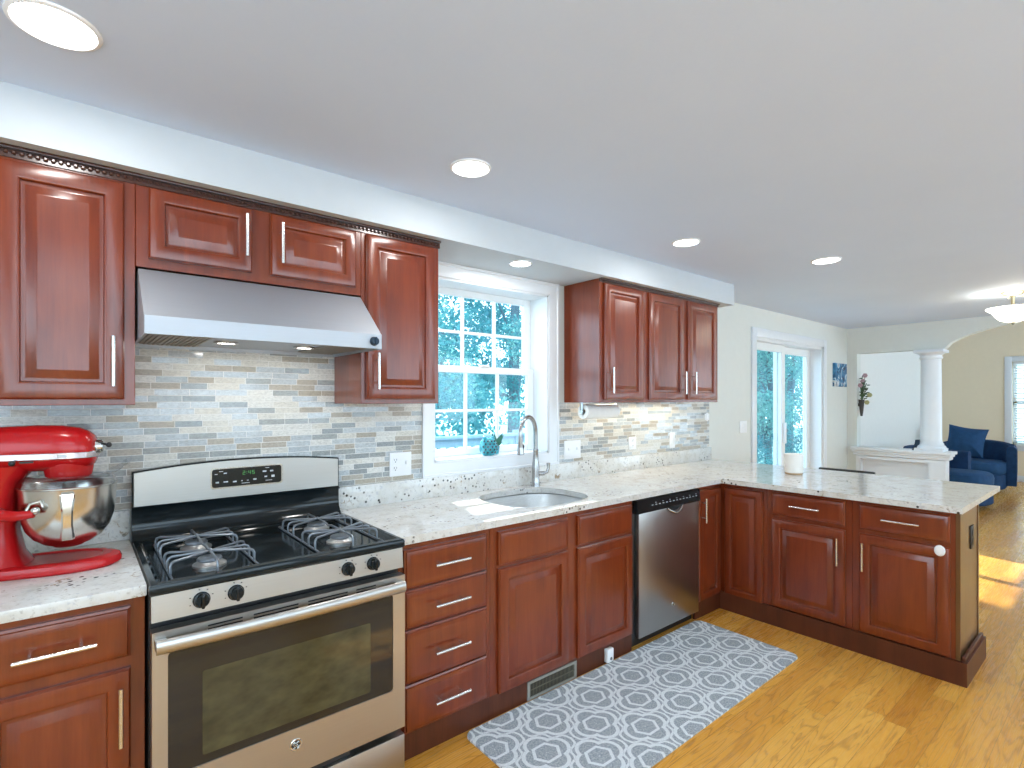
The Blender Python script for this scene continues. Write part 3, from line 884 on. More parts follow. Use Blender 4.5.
# small things on the cabinets
b = B(); b.lathe([(0, 0), (0.020, 0), (0.022, 0.004), (0.019, 0.010), (0.008, 0.013), (0, 0.013)], (XPF - 0.0215, -1.741, 0.628), (-1, 0, 0), 28, 1.0, 1.25)
P('child_lock', b, 'plate', label='white oval child lock stuck on the last peninsula door', cat='child lock')
o_ = T('outlet', 'dark bronze outlet on the end panel of the peninsula', 'outlet', (3.342, -1.815, 0.61))
b = B(); b.box(3.307, 3.377, -1.8205, -1.8153, 0.61, 0.724, 0.002); P('plate', b, 'bronze', o_)
b = B(); b.box(3.325, 3.359, -1.8225, -1.8205, 0.63, 0.662, 0.001); b.box(3.325, 3.359, -1.8225, -1.8205, 0.672, 0.704, 0.001); P('socket', b, 'black_matte', o_)

v_ = T('floor_vent', 'bronze vent grille in the toe board under the left sink door', 'vent', (1.57, -0.605, 0.004))
b = B(); fy = YF - 0.004
b.prism(rect(1.41, 1.728, 0.004, 0.088), [rect(1.424, 1.714, 0.016, 0.076)], lambda u, v, a: Vector((u, a, v)), fy, YF + 0.0015)
P('frame', b, 'vent', v_)
b = B()
for k in range(32):
    xx = 1.427 + k * 0.009
    b.box(xx, xx + 0.0032, fy + 0.001, fy + 0.003, 0.016, 0.076)
b.box(1.424, 1.714, fy + 0.0012, fy + 0.0032, 0.044, 0.048)
P('louvre', b, 'louvre', v_)
b = B(); b.box(1.424, 1.714, YF + 0.0012, YF + 0.0018, 0.016, 0.076); P('duct', b, 'darkhole', v_)
v2_ = T('sensor', 'small white plug-in sensor on the toe board under the right sink door', 'sensor', (1.96, -0.605, 0.012))
b = B(); b.box(1.936, 1.985, -0.628, YF + 0.0015, 0.012, 0.082, 0.006); P('body', b, 'plate', v2_)
b = B(); b.cyl((1.962, -0.628, 0.032), (1.962, -0.6295, 0.032), 0.008, n=16); P('button', b, 'grey_slot', v2_)

# ------------------------------------------------------------------ upper cabinets
YU = -0.303
ZU, ZT = 1.344, 2.060
def upper(label, x0, x1, z0, z1, name='upper_cabinet'):
    c = T(name, label, 'cabinet', ((x0 + x1) / 2, -0.15, z0))
    P('case', case_box(x0, x1, YU, -0.0085, z0, z1), 'wood', c)
    return c
u0 = upper('tall cherry upper cabinet left of the range hood', -0.365, -0.0075, ZU, 2.087)
doorx(u0, -0.330, -0.036, 1.362, 2.048, -0.066, 1.480, YU, 0.056, 0.155)
u1 = upper('short cherry cabinet with two doors above the range hood', -0.0065, 0.7555, 1.792, 2.087)
doorx(u1, 0.027, 0.336, 1.822, 2.052, 0.312, 1.944, YU, 0.05, 0.15)
doorx(u1, 0.400, 0.728, 1.822, 2.052, 0.432, 1.938, YU, 0.05, 0.15)
u2 = upper('tall narrow cherry upper cabinet between range hood and window', 0.7565, 1.130, ZU, 2.087)
doorx(u2, 0.775, 1.105, 1.362, 2.052, 0.812, 1.480, YU, 0.056, 0.15)
u3 = upper('cherry upper cabinet with one door, right of the window', 2.245, 2.690, ZU, 2.087)
doorx(u3, 2.278, 2.654, 1.362, 2.062, 2.314, 1.478, YU, 0.056, 0.155)
u4 = upper('cherry upper cabinet with two doors, at the right end', 2.691, 3.598, ZU, 2.087)
doorx(u4, 2.722, 3.118, 1.362, 2.062, 3.086, 1.478, YU, 0.056, 0.155)
doorx(u4, 3.176, 3.562, 1.362, 2.062, 3.212, 1.478, YU, 0.056, 0.155)

def rope_crown(x0, x1, label, dent):
    b = B()
    b.box(x0, x1, YU - 0.006, YU - 0.0004, 2.056 if dent else 2.066, 2.0875)
    b.box(x0, x1, YU - 0.019, YU - 0.006, 2.078, 2.0875, 0.002)
    if dent:
        n = int((x1 - x0) / 0.017)
        for k in range(n):
            xx = x0 + (k + 0.1) * (x1 - x0) / n
            b.box(xx, xx + 0.0115, YU - 0.015, YU - 0.006, 2.064, 2.076, 0.003, 1)
    P('crown_moulding', b, 'wood_dark', label=label, cat='moulding')
rope_crown(-0.367, 1.134, 'dark dentil crown moulding over the left upper cabinets', True)
rope_crown(2.243, 3.60, 'thin dark crown strip over the right upper cabinets', False)

# ------------------------------------------------------------------ range hood
hd = T('range_hood', 'slanted stainless steel range hood over the black range', 'range hood', (0.38, -0.25, 1.56))
hx0, hx1 = 0.0, 0.7545
b = B()
b.prism([(-0.009, 1.786), (-0.300, 1.786), (-0.497, 1.612), (-0.497, 1.570), (-0.009, 1.570)], [], lambda u, v, a: Vector((a, u, v)), hx0, hx1)
P('body', b, 'steel_hood', hd)
b = B()
b.box(hx0, hx1, -0.5, -0.494, 1.556, 1.613, 0.0015, 1)
b.box(hx0, hx0 + 0.006, -0.494, -0.009, 1.556, 1.5705); b.box(hx1 - 0.006, hx1, -0.494, -0.009, 1.556, 1.5705)
b.box(hx0, hx1, -0.013, -0.009, 1.556, 1.5705)
P('lip', b, 'steel_hood', hd)
b = B()
for x0, x1 in ((0.02, 0.20), (0.58, 0.735)):
    b = B()
    b.box(x0, x1, -0.47, -0.05, 1.565, 1.570, 0.002, 1)
    k = x0 + 0.012
    while k < x1 - 0.012:
        b.box(k, k + 0.006, -0.46, -0.06, 1.562, 1.566); k += 0.014
    P('filter', b, 'vent', hd)
for hx, hy in ((0.264, -0.257), (0.540, -0.257)):
    b = B(); b.lathe([(0.030, 0.0), (0.040, 0.0), (0.040, -0.006), (0.034, -0.008), (0.030, -0.004)], (hx, hy, 1.570), n=28)
    lo = P('light', b, 'chrome', hd)
    b = B(); b.cyl((hx, hy, 1.5695), (hx, hy, 1.565), 0.031, n=24); P('lens', b, 'lamp', lo)
    area_light('hood_lamp', (hx, hy, 1.560), 0.05, 0.45, (1.0, 0.97, 0.92))
b = B(); b.lathe([(0, 0), (0.017, 0), (0.0175, 0.004), (0.0145, 0.016), (0.011, 0.018), (0, 0.018)], (0.722, -0.5, 1.584), (0, -1, 0), 24)
b.box(0.7195, 0.7245, -0.526, -0.516, 1.569, 1.599, 0.002)
P('knob', b, 'device', hd)

# ------------------------------------------------------------------ gas range
rg = T('gas_range', 'stainless steel and black gas range with four burners', 'range', (0.38, -0.33, 0))
b = B(); b.box(0.0005, 0.7585, -0.625, -0.022, 0.01, 0.822); P('body', b, 'black_matte', rg)
b = B()
rx0, rx1, ry0, ry1 = -0.0025, 0.7635, -0.667, -0.075
def rr(ins, z_, insb=None):
    return [Vector((rx0 + ins, ry0 + ins, z_)), Vector((rx1 - ins, ry0 + ins, z_)), Vector((rx1 - ins, ry1 - ins, z_)), Vector((rx0 + ins, ry1 - ins, z_))]
b.rings([rr(0.004, 0.826), rr(0.0, 0.832), rr(0.0, 0.850), rr(0.004, 0.857), rr(0.018, 0.859), rr(0.026, 0.854), rr(0.036, 0.843), rr(0.06, 0.841)])
P('cooktop', b, 'black', rg)
# backguard
bg_ = B()
def arch_top(x): return 1.093 + 0.026 * (1 - ((x - 0.38) / 0.385) ** 2)
N_ = 24
outer = [(0.0 + 0.761 * k / N_, arch_top(0.761 * k / N_) + 0.006) for k in range(N_ + 1)]
bg_.prism([(0.0, 0.826), (0.761, 0.826)] + list(reversed(outer)), [], lambda u, v, a: Vector((u, a, v)), -0.048, -0.0205)
# riser that leans from the cooktop up to the panel
bg_.prism([(-0.040, 0.826), (-0.088, 0.826), (-0.082, 0.848), (-0.066, 0.866), (-0.054, 0.884), (-0.049, 0.905), (-0.049, 0.960), (-0.056, 0.972), (-0.040, 0.972)], [], lambda u, v, a: Vector((a, u, v)), 0.0, 0.761)
bgo = P('backguard', bg_, 'black', rg)
b = B()
outer = [(0.006 + 0.749 * k / N_, arch_top(0.006 + 0.749 * k / N_)) for k in range(N_ + 1)]
b.prism([(0.006, 0.974), (0.755, 0.974)] + list(reversed(outer)), [], lambda u, v, a: Vector((u, a, v)), -0.056, -0.0482)
P('steel_panel', b, 'steel', bgo)
def rrect(cx, cz, w_, h_, r, n=6):
    pts = []
    for qx, qz, a0 in ((1, 1, 0), (-1, 1, 90), (-1, -1, 180), (1, -1, 270)):
        for k in range(n + 1):
            a = math.radians(a0 + 90 * k / n)
            pts.append((cx + qx * (w_ / 2 - r) + r * math.cos(a), cz + qz * (h_ / 2 - r) + r * math.sin(a)))
    return pts
ym = lambda u, v, a: Vector((u, a, v))
b = B(); b.prism(rrect(0.382, 1.052, 0.268, 0.082, 0.012), [rrect(0.382, 1.052, 0.258, 0.072, 0.010)], ym, -0.059, -0.0562); P('display_frame', b, 'chrome', bgo)
b = B(); b.prism(rrect(0.382, 1.052, 0.258, 0.072, 0.010), [], ym, -0.0572, -0.0562); P('display', b, 'display', bgo)
b = B()
for (mx, mz, mw, mh) in ((.268, 1.068, .010, .003), (.285, 1.078, .014, .002), (.300, 1.070, .011, .004), (.272, 1.036, .012, .006), (.302, 1.036, .016, .005), (.334, 1.034, .013, .005), (.360, 1.035, .005, .003),
                         (.382, 1.035, .007, .002), (.408, 1.037, .012, .006), (.445, 1.066, .014, .006), (.473, 1.066, .012, .006), (.450, 1.044, .010, .006), (.478, 1.044, .012, .009), (.456, 1.080, .014, .002), (.462, 1.028, .026, .002), (.374, 1.025, .030, .002)):
    b.box(mx - mw / 2, mx + mw / 2, -0.0578, -0.0572, mz - mh / 2, mz + mh / 2)
P('key_print', b, 'mark', bgo)
b = B()
SEG = {'2': 'abged', '4': 'fgbc', '5': 'afgcd'}
def seg_digit(ch, x, z, w_, h_):
    t = 0.0016
    for g in SEG[ch]:
        x0, x1, z0, z1 = {'a': (0, w_, h_ - t, h_), 'g': (0, w_, h_ / 2 - t / 2, h_ / 2 + t / 2), 'd': (0, w_, 0, t), 'f': (0, t, h_ / 2, h_), 'b': (w_ - t, w_, h_ / 2, h_), 'e': (0, t, 0, h_ / 2), 'c': (w_ - t, w_, 0, h_ / 2)}[g]
        b.box(x + x0, x + x1, -0.0578, -0.0571, z + z0, z + z1)
for ch, x in (('2', 0.363), ('4', 0.384), ('5', 0.398)): seg_digit(ch, x, 1.059, 0.009, 0.015)
for z_ in (1.063, 1.069): b.box(0.377, 0.379, -0.0578, -0.0571, z_, z_ + 0.002)
P('clock_digits', b, 'digit', bgo)
# control panel, knobs
b = B()
b.prism([(-0.60, 0.754), (-0.664, 0.754), (-0.658, 0.826), (-0.60, 0.826)], [], lambda u, v, a: Vector((a, u, v)), 0.003, 0.7585)
P('control_panel', b, 'steel', rg)
for kx in (0.122, 0.211, 0.553, 0.643):
    b = B()
    b.lathe([(0, 0), (0.0225, 0), (0.0225, 0.003), (0.020, 0.006), (0.0185, 0.020), (0.016, 0.0235), (0, 0.024)], (kx, -0.661, 0.790), (0, -1, 0.08), 28)
    b.box(kx - 0.0045, kx + 0.0045, -0.694, -0.683, 0.772, 0.811, 0.003)
    ko = P('knob', b, 'black', rg)
    b = B()
    for a in (20, 60, 100, 160, 200):
        px, pz = kx + 0.030 * math.cos(math.radians(a)), 0.790 + 0.030 * math.sin(math.radians(a))
        b.box(px - 0.0018, px + 0.0018, -0.6632, -0.6585, pz - 0.001, pz + 0.001)
    P('dial_mark', b, 'black_matte', ko)
# oven door
od = P('oven_door', None or (lambda: (lambda bb: (bb.prism(rect(0.003, 0.757, 0.186, 0.732), [rrect(0.375, 0.5, 0.672, 0.342, 0.012)], ym, -0.680, -0.640), bb)[1])(B()))(), 'steel', rg)
b = B(); b.prism(rrect(0.375, 0.5, 0.676, 0.346, 0.012), [], ym, -0.677, -0.660); P('window', b, 'ovenglass', od)
b = B(); b.prism(rrect(0.3745, 0.4735, 0.505, 0.239, 0.006), [], ym, -0.6776, -0.6771); P('inner_window', b, 'oveninner', od)
b = B()
for x0, x1 in ((0.135, 0.225), (0.255, 0.385), (0.415, 0.545), (0.575, 0.645)):
    b.box(x0, x1, -0.6806, -0.6795, 0.706, 0.7105); b.box(x0, x1, -0.6806, -0.6795, 0.716, 0.7205)
P('vent_slot', b, 'darkhole', od)
b = B()
hz_ = 0.701
L0, L1 = 0.010, 0.742
prof = []
for k in range(25):
    x = L0 + (L1 - L0) * k / 24
    bow = 0.012 * (1 - ((x - 0.38) / 0.37) ** 2)
    prof.append((x, -0.708 - bow))
loops = []
for x, y in prof:
    loops.append([Vector((x, y + 0.011 * math.cos(2 * PI * k / 16), hz_ + 0.0195 * math.sin(2 * PI * k / 16))) for k in range(16)])
b.rings(loops)
for x in (0.022, 0.732):
    b.box(x - 0.014, x + 0.014, -0.708, -0.680, hz_ - 0.012, hz_ + 0.014, 0.004)
P('handle', b, 'steel', od)

def emblem(cx, cy, cz, r, parent):
    """round maker's badge: pale rim, dark disc, curling letters"""
    b = B(); b.lathe([(0, 0), (r, 0), (r, 0.0015), (r * 0.9, 0.003), (r * 0.78, 0.0025), (0, 0.0022)], (cx, cy, cz), (0, -1, 0), 32)
    e = P('badge', b, 'chrome', parent)
    b = B(); b.cyl((cx, cy - 0.002, cz), (cx, cy - 0.0030, cz), r * 0.74, n=32); P('badge_field', b, 'black_matte', e)
    b = B()
    def stroke(pts): b.tube([(cx + u * r, cy - 0.0032, cz + v * r) for u, v in pts], r * 0.055, 6)
    stroke([(0.02, 0.30), (-0.12, 0.42), (-0.30, 0.30), (-0.36, 0.0), (-0.28, -0.28), (-0.10, -0.34), (-0.02, -0.15), (-0.02, 0.02), (-0.18, 0.0)])
    stroke([(0.40, 0.28), (0.28, 0.42), (0.12, 0.32), (0.12, 0.12), (0.26, 0.03), (0.10, -0.04), (0.08, -0.26), (0.24, -0.36), (0.42, -0.22)])
    for k in range(4):
        a0 = math.radians(45 + 90 * k)
        stroke([(0.62 * math.cos(a0 + t), 0.62 * math.sin(a0 + t)) for t in (-0.5, -0.25, 0, 0.25, 0.5)] + [(0.48 * math.cos(a0 + 0.45), 0.48 * math.sin(a0 + 0.45))])
    P('badge_script', b, 'chrome', e)
emblem(0.377, -0.6802, 0.279, 0.0185, od)
# storage drawer
b = B(); b.box(0.003, 0.757, -0.680, -0.640, 0.022, 0.160, 0.004)
dw_ = P('storage_drawer', b, 'steel', rg)
b = B(); b.box(0.20, 0.56, -0.668, -0.642, 0.1602, 0.178, 0.004); P('handle', b, 'black_matte', dw_)

# burners and grates
for bx in (0.170, 0.590):
    for by in (-0.50, -0.255):
        b = B(); b.lathe([(0, 0), (0.048, 0), (0.048, 0.006), (0.040, 0.010), (0.033, 0.017), (0, 0.017)], (bx, by, 0.8408), n=28)
        bo = P('burner', b, 'burner', rg)
        b = B(); b.lathe([(0, 0), (0.034, 0), (0.036, 0.003), (0.033, 0.008), (0.026, 0.0095), (0, 0.0095)], (bx, by, 0.858), n=28); P('burner_cap', b, 'iron', bo)
def grate(x0, x1, y0, y1):
    b = B(); r = 0.0040; zf, zt = 0.8458, 0.884
    b.tube([(x0, y0, zf), (x1, y0, zf), (x1, y1, zf), (x0, y1, zf)], r, 8, closed=True)
    ymid = (y0 + y1) / 2
    for cyb in ((y0 + ymid) / 2, (y1 + ymid) / 2):
        cxb = (x0 + x1) / 2
        hy = abs(y1 - y0) / 4
        ends = []
        for f in (0.22, 0.5, 0.78):
            ends.append((x0, cyb - hy + 2 * hy * f)); ends.append((x1, cyb - hy + 2 * hy * f))
        outer_y = y0 if cyb < ymid else y1
        ends.append((cxb, outer_y))
        for ex, ey in ends:
            d = Vector((cxb - ex, cyb - ey, 0)); dl = d.length; d.normalize()
            pts = [Vector((ex, ey, zf)), Vector((ex, ey, zt - 0.012)), Vector((ex, ey, zt - 0.004)) + d * 0.004, Vector((ex, ey, zt)) + d * 0.013, Vector((cxb, cyb, zt)) - d * 0.004]
            b.tube(pts, r, 8)
        b.tube([(cxb, cyb, zt), (cxb, ymid - (0.03 if cyb < ymid else -0.03), zt), (cxb, ymid, zt - 0.006)], r, 8)
        b.ball((cxb, cyb, zt), 0.008, n=12, m=8)
    return b
P('grate', grate(0.058, 0.285, -0.612, -0.142), 'iron', rg)
P('grate', grate(0.478, 0.705, -0.612, -0.142), 'iron', rg)

# ------------------------------------------------------------------ dishwasher
dw = T('dishwasher', 'stainless steel dishwasher with a black control strip', 'dishwasher', (2.48, -0.3, 0))
b = B(); b.box(2.167, 2.793, -0.600, -0.022, 0.06, 0.822); b.box(2.167, 2.793, -0.575, -0.40, 0.0, 0.06); P('body', b, 'black_matte', dw)
b = B(); b.box(2.195, 2.790, -0.628, -0.601, 0.062, 0.740, 0.004); P('door', b, 'steel_z', dw)
b = B()
b.prism([(-0.601, 0.742), (-0.634, 0.742), (-0.638, 0.75), (-0.630, 0.815), (-0.601, 0.8195)], [], lambda u, v, a: Vector((a, u, v)), 2.172, 2.792)
cp = P('control_panel', b, 'black', dw)
b = B()
for k in range(14):
    x = 2.30 + k * 0.034
    b.box(x, x + 0.012, -0.6375, -0.634, 0.776, 0.7795)
    if k % 2: b.box(x, x + 0.008, -0.6365, -0.633, 0.788, 0.790)
P('key_print', b, 'mark', cp)
b = B()
pts = [(2.455 + 0.15 * k / 16, -0.632 - 0.014 * math.sin(PI * k / 16), 0.738 - 0.030 * math.sin(PI * k / 16)) for k in range(17)]
b.tube(pts, 0.0055, 8)
P('handle', b, 'chrome', dw)
b = B()
b.prism([(2.46 + 0.14 * k / 16, 0.7415 - 0.024 * math.sin(PI * k / 16)) for k in range(17)], [], ym, -0.6295, -0.6282)
P('handle_recess', b, 'darkhole', dw)
emblem(2.513, -0.6285, 0.177, 0.013, dw)

# ------------------------------------------------------------------ faucet
fx, fy_ = 1.925, -0.092
fa = T('faucet', 'brushed nickel gooseneck faucet standing behind the sink', 'faucet', (fx, fy_, 0.854))
b = B(); b.lathe([(0, 0), (0.027, 0), (0.027, 0.006), (0.0235, 0.012), (0.0225, 0.06), (0.0225, 0.115), (0.018, 0.15), (0.015, 0.20), (0.0165, 0.205), (0.0165, 0.214), (0.013, 0.218)], (fx, fy_, 0.854), n=28)
P('base', b, 'faucet', fa)
dv = Vector((-0.93, -0.37, 0)).normalized()
pts = [Vector((fx, fy_, 1.07)), Vector((fx, fy_, 1.14))]
R_ = 0.098
for k in range(15):
    a = PI - (PI * 1.06) * k / 14
    pts.append(Vector((fx, fy_, 1.165)) + dv * (R_ + R_ * math.cos(a)) + Z * (R_ * math.sin(a)))
b = B(); b.tube(pts, 0.0125, 14); P('spout', b, 'faucet', fa)
e0 = pts[-1]; dn = (pts[-1] - pts[-2]).normalized()
b = B(); b.cyl(e0 - dn * 0.005, e0 + dn * 0.05, 0.0145, 0.0165, 20); b.cyl(e0 + dn * 0.05, e0 + dn * 0.088, 0.0165, 0.0205, 20)
hdo = P('spray_head', b, 'faucet', fa)
b = B(); b.cyl(e0 + dn * 0.088, e0 + dn * 0.091, 0.018, n=20)
side = dn.cross(dv).normalized()
b.ball(e0 + dn * 0.045 - dv * -0.0 + Vector((0.45, -0.8, 0)).normalized() * 0.016, 0.006, 0.006, 0.013, 12, 8)
P('spray_button', b, 'black_matte', hdo)
b = B()
sd_ = Vector((0.88, -0.42, 0)).normalized()
p0 = Vector((fx, fy_, 0.928))
b.cyl(p0, p0 + sd_ * 0.052, 0.0135, n=18)
p1 = p0 + sd_ * 0.048
b.tube([p1, p1 + sd_ * 0.022 + Z * 0.008, p1 + sd_ * 0.030 + Z * 0.030, p1 + sd_ * 0.030 + Z * 0.060], [0.011, 0.011, 0.009, 0.012], 12)
P('lever', b, 'faucet', fa)

# ------------------------------------------------------------------ stand mixer (bowl-lift)
mx_loc = Vector((-0.205, -0.283, 0.8545))
mixer = T('stand_mixer', 'red bowl-lift stand mixer with a steel bowl on the left countertop', 'mixer', (0, 0, 0))
# local frame: +X forward, bowl axis at x = 0.03
b = B()
base_pts = []
for k in range(48):
    t = 2 * PI * k / 48
    c, s_ = math.cos(t), math.sin(t)
    base_pts.append((0.165 * math.copysign(abs(c) ** 0.8, c) if c > 0 else -0.21 * abs(c) ** 0.55, 0.097 * math.copysign(abs(s_) ** 0.85, s_) * (1.0 if c > 0 else 1.0 - 0.12 * abs(c))))
def ringm(sc, z_): return [Vector((x * sc, y * sc, z_)) for x, y in base_pts]
b.rings([ringm(0.95, 0.0), ringm(1.0, 0.006), ringm(1.0, 0.016), ringm(0.97, 0.026), ringm(0.9, 0.031), ringm(0.80, 0.033), ringm(0.72, 0.032), ringm(0.70, 0.029), ringm(0.2, 0.028)])
mb = P('base', b, 'red', mixer)
b = B()
def oval(cx, a, c_, z_, e=2.6, n=32):
    o = []
    for k in range(n):
        t = 2 * PI * k / n; c, s_ = math.cos(t), math.sin(t)
        o.append(Vector((cx + a * math.copysign(abs(c) ** (2 / e), c), c_ * math.copysign(abs(s_) ** (2 / e), s_), z_)))
    return o
b.rings([oval(-0.125, 0.075, 0.085, 0.025), oval(-0.130, 0.060, 0.070, 0.06), oval(-0.133, 0.052, 0.060, 0.12), oval(-0.133, 0.050, 0.056, 0.22), oval(-0.128, 0.056, 0.060, 0.27), oval(-0.11, 0.075, 0.065, 0.315)])
P('column', b, 'red', mixer)
# head: lofted along X
def hsec(x, zc, ry, rz_, n=32, e=2.4):
    o = []
    for k in range(n):
        t = 2 * PI * k / n; c, s_ = math.cos(t), math.sin(t)
        o.append(Vector((x, ry * math.copysign(abs(c) ** (2 / e), c), zc + rz_ * math.copysign(abs(s_) ** (2 / e), s_))))
    return o
b = B()
b.rings([hsec(-0.20, 0.358, 0.03, 0.03), hsec(-0.195, 0.358, 0.05, 0.046), hsec(-0.17, 0.360, 0.064, 0.060), hsec(-0.12, 0.361, 0.070, 0.067), hsec(-0.04, 0.362, 0.073, 0.069), hsec(0.02, 0.361, 0.073, 0.068),
         hsec(0.06, 0.358, 0.069, 0.064), hsec(0.083, 0.355, 0.060, 0.056), hsec(0.097, 0.353, 0.046, 0.044), hsec(0.102, 0.353, 0.03, 0.03)])
b.lathe([(0, 0.270), (0.045, 0.270), (0.056, 0.278), (0.060, 0.300), (0.060, 0.330)], (0.035, 0, 0), n=36)
hd_ = P('head', b, 'red', mixer)
b = B()
def band(x, sc): 
    return None
pth = []
for (x, y) in ([(-0.17, -0.0655), (-0.12, -0.0712), (-0.04, -0.0742), (0.02, -0.0742), (0.06, -0.0702), (0.083, -0.0615), (0.0975, -0.047), (0.1035, -0.025), (0.105, 0.0)]):
    pth.append((x, y))
full = pth + [(x, -y) for x, y in reversed(pth[:-1])]
vsA = []
loopsA = []
for (x, y) in full:
    nx = Vector((x - 0.0, y, 0))
    nn = Vector((max(0, x - 0.05) * 6, y * 6, 0)).normalized()
    p = Vector((x, y, 0))
    loopsA.append([p + Z * 0.332, p + Z * 0.351, p + nn * 0.0025 + Z * 0.349, p + nn * 0.0025 + Z * 0.334])
b.rings(loopsA)
P('trim_band', b, 'silver_band', hd_)
b = B(); b.cyl((0.090, 0, 0.362), (0.117, 0, 0.362), 0.020, n=24); b.cyl((0.117, 0, 0.362), (0.120, 0, 0.362), 0.016, n=24)
P('hub_cap', b, 'chrome', hd_)
b = B(); b.cyl((0.108, -0.012, 0.374), (0.134, -0.018, 0.368), 0.0035, n=10); b.ball((0.137, -0.019, 0.367), 0.008, n=14, m=8)
P('hub_knob', b, 'black_matte', hd_)
b = B(); b.cyl((-0.070, -0.072, 0.327), (-0.070, -0.084, 0.327), 0.004, n=10); b.ball((-0.070, -0.088, 0.327), 0.008, n=14, m=8); b.box(-0.058, -0.028, -0.0735, -0.071, 0.3245, 0.3295)
P('speed_lever', b, 'black_matte', hd_)
b = B(); b.box(0.026, 0.048, -0.0775, -0.0760, 0.337, 0.346); P('badge', b, 'mark', hd_)
# bowl and its hardware
bx_ = 0.035
b = B()
prof = [(0, 0.066), (0.035, 0.066), (0.040, 0.070), (0.060, 0.078), (0.083, 0.096), (0.100, 0.122), (0.110, 0.155), (0.1145, 0.19), (0.1155, 0.225), (0.1175, 0.246), (0.1205, 0.248), (0.1205, 0.251), (0.1165, 0.252),
        (0.1135, 0.246), (0.1125, 0.19), (0.098, 0.124), (0.081, 0.099), (0.058, 0.081), (0, 0.074)]
b.lathe(prof, (bx_, 0, 0), n=56)
bw = P('bowl', b, 'chrome', mixer)
b = B()
ha = math.radians(-78)
rd = Vector((math.cos(ha), math.sin(ha), 0)); td = Vector((-math.sin(ha), math.cos(ha), 0))
cB = Vector((bx_, 0, 0))
loops = []
for rr_, zz, hw in ((0.117, 0.232, 0.016), (0.135, 0.236, 0.017), (0.148, 0.222, 0.0165), (0.150, 0.19, 0.013), (0.146, 0.15, 0.0125), (0.139, 0.118, 0.016), (0.128, 0.106, 0.017), (0.108, 0.118, 0.016)):
    pc_ = cB + rd * rr_ + Z * zz
    loops.append([pc_ - td * hw - rd * 0.0025, pc_ + td * hw - rd * 0.0025, pc_ + td * hw * 0.7 + rd * 0.004, pc_ - td * hw * 0.7 + rd * 0.004])
b.rings(loops)
P('bowl_handle', b, 'chrome', bw)
for sgn in (-1, 1):
    b = B()
    b.tube([(-0.105, sgn * 0.060, 0.185), (-0.085, sgn * 0.105, 0.185), (-0.05, sgn * 0.128, 0.185), (-0.01, sgn * 0.130, 0.188)], [0.016, 0.016, 0.014, 0.010], 12)
    ao = P('lift_arm', b, 'red', mixer)
    b = B(); b.tube([(-0.028, sgn * 0.126, 0.198), (-0.022, sgn * 0.122, 0.214), (-0.002, sgn * 0.114, 0.220), (0.006, sgn * 0.116, 0.204)], 0.004, 8); b.ball((-0.008, sgn * 0.128, 0.196), 0.011, n=12, m=8)
    P('arm_pin', b, 'chrome', ao)
b = B(); b.cyl((bx_, 0, 0.205), (bx_, 0, 0.256), 0.007, n=14); b.cyl((bx_, 0, 0.236), (bx_, 0, 0.256), 0.016, n=20)
b.tube([(bx_, -0.0, 0.21), (bx_ + 0.045, 0, 0.195), (bx_ + 0.055, 0, 0.15), (bx_ + 0.03, 0, 0.10), (bx_, 0, 0.088), (bx_ - 0.03, 0, 0.10), (bx_ - 0.055, 0, 0.15), (bx_ - 0.045, 0, 0.195)], 0.005, 8, closed=True)
P('beater', b, 'chrome', mixer)
# clear pouring shield
b = B()
b.lathe([(0.118, 0.253), (0.110, 0.272), (0.096, 0.278), (0.070, 0.279), (0.070, 0.2775), (0.095, 0.2765), (0.108, 0.271), (0.1165, 0.253)], (bx_, 0, 0), n=48)
loops = []
for d_, zz, hw in ((0.100, 0.276, 0.030), (0.125, 0.285, 0.036), (0.155, 0.310, 0.045)):
    loops.append([Vector((bx_ + d_, -0.02 - hw, zz + 0.018)), Vector((bx_ + d_, -0.02 - hw * 0.7, zz)), Vector((bx_ + d_, -0.02 + hw * 0.7, zz)), Vector((bx_ + d_, -0.02 + hw, zz + 0.018)),
                  Vector((bx_ + d_, -0.02 + hw - 0.002, zz + 0.018)), Vector((bx_ + d_, -0.02 + hw * 0.7 - 0.001, zz + 0.002)), Vector((bx_ + d_, -0.02 - hw * 0.7 + 0.001, zz + 0.002)), Vector((bx_ + d_, -0.02 - hw + 0.002, zz + 0.018))])
b.rings(loops)
P('pouring_shield', b, 'shield', mixer)
mixer.location = mx_loc
mixer.rotation_euler = (0, 0, math.radians(-13))

# ------------------------------------------------------------------ paper towel holder
tx0, tx1, ty, tz = 2.268, 2.575, -0.150, 1.287
th = T('paper_towel_holder', 'metal paper towel holder screwed under the right upper cabinet', 'holder', (2.42, ty, 1.343))
b = B(); b.box(tx0 - 0.014, tx0 - 0.006, ty - 0.012, ty + 0.012, tz - 0.012, 1.3435, 0.003); b.box(tx1 + 0.006, tx1 + 0.014, ty - 0.012, ty + 0.012, tz - 0.012, 1.3435, 0.003)
b.box(tx0 - 0.014, tx1 + 0.014, ty - 0.014, ty + 0.014, 1.340, 1.3435)
P('bracket', b, 'faucet', th)
b = B(); b.cyl((tx0 - 0.016, ty, tz), (tx1 + 0.014, ty, tz), 0.012, n=16); P('rod', b, 'faucet', th)
b = B(); b.lathe([(0.019, 0), (0.044, 0), (0.0455, 0.002), (0.0455, tx1 - tx0 - 0.002), (0.044, tx1 - tx0), (0.019, tx1 - tx0), (0.019, 0)], (tx0, ty, tz), (1, 0, 0), 36)
P('paper_towel_roll', b, 'paper', label='white paper towel roll hanging under the right upper cabinet', cat='paper towel')

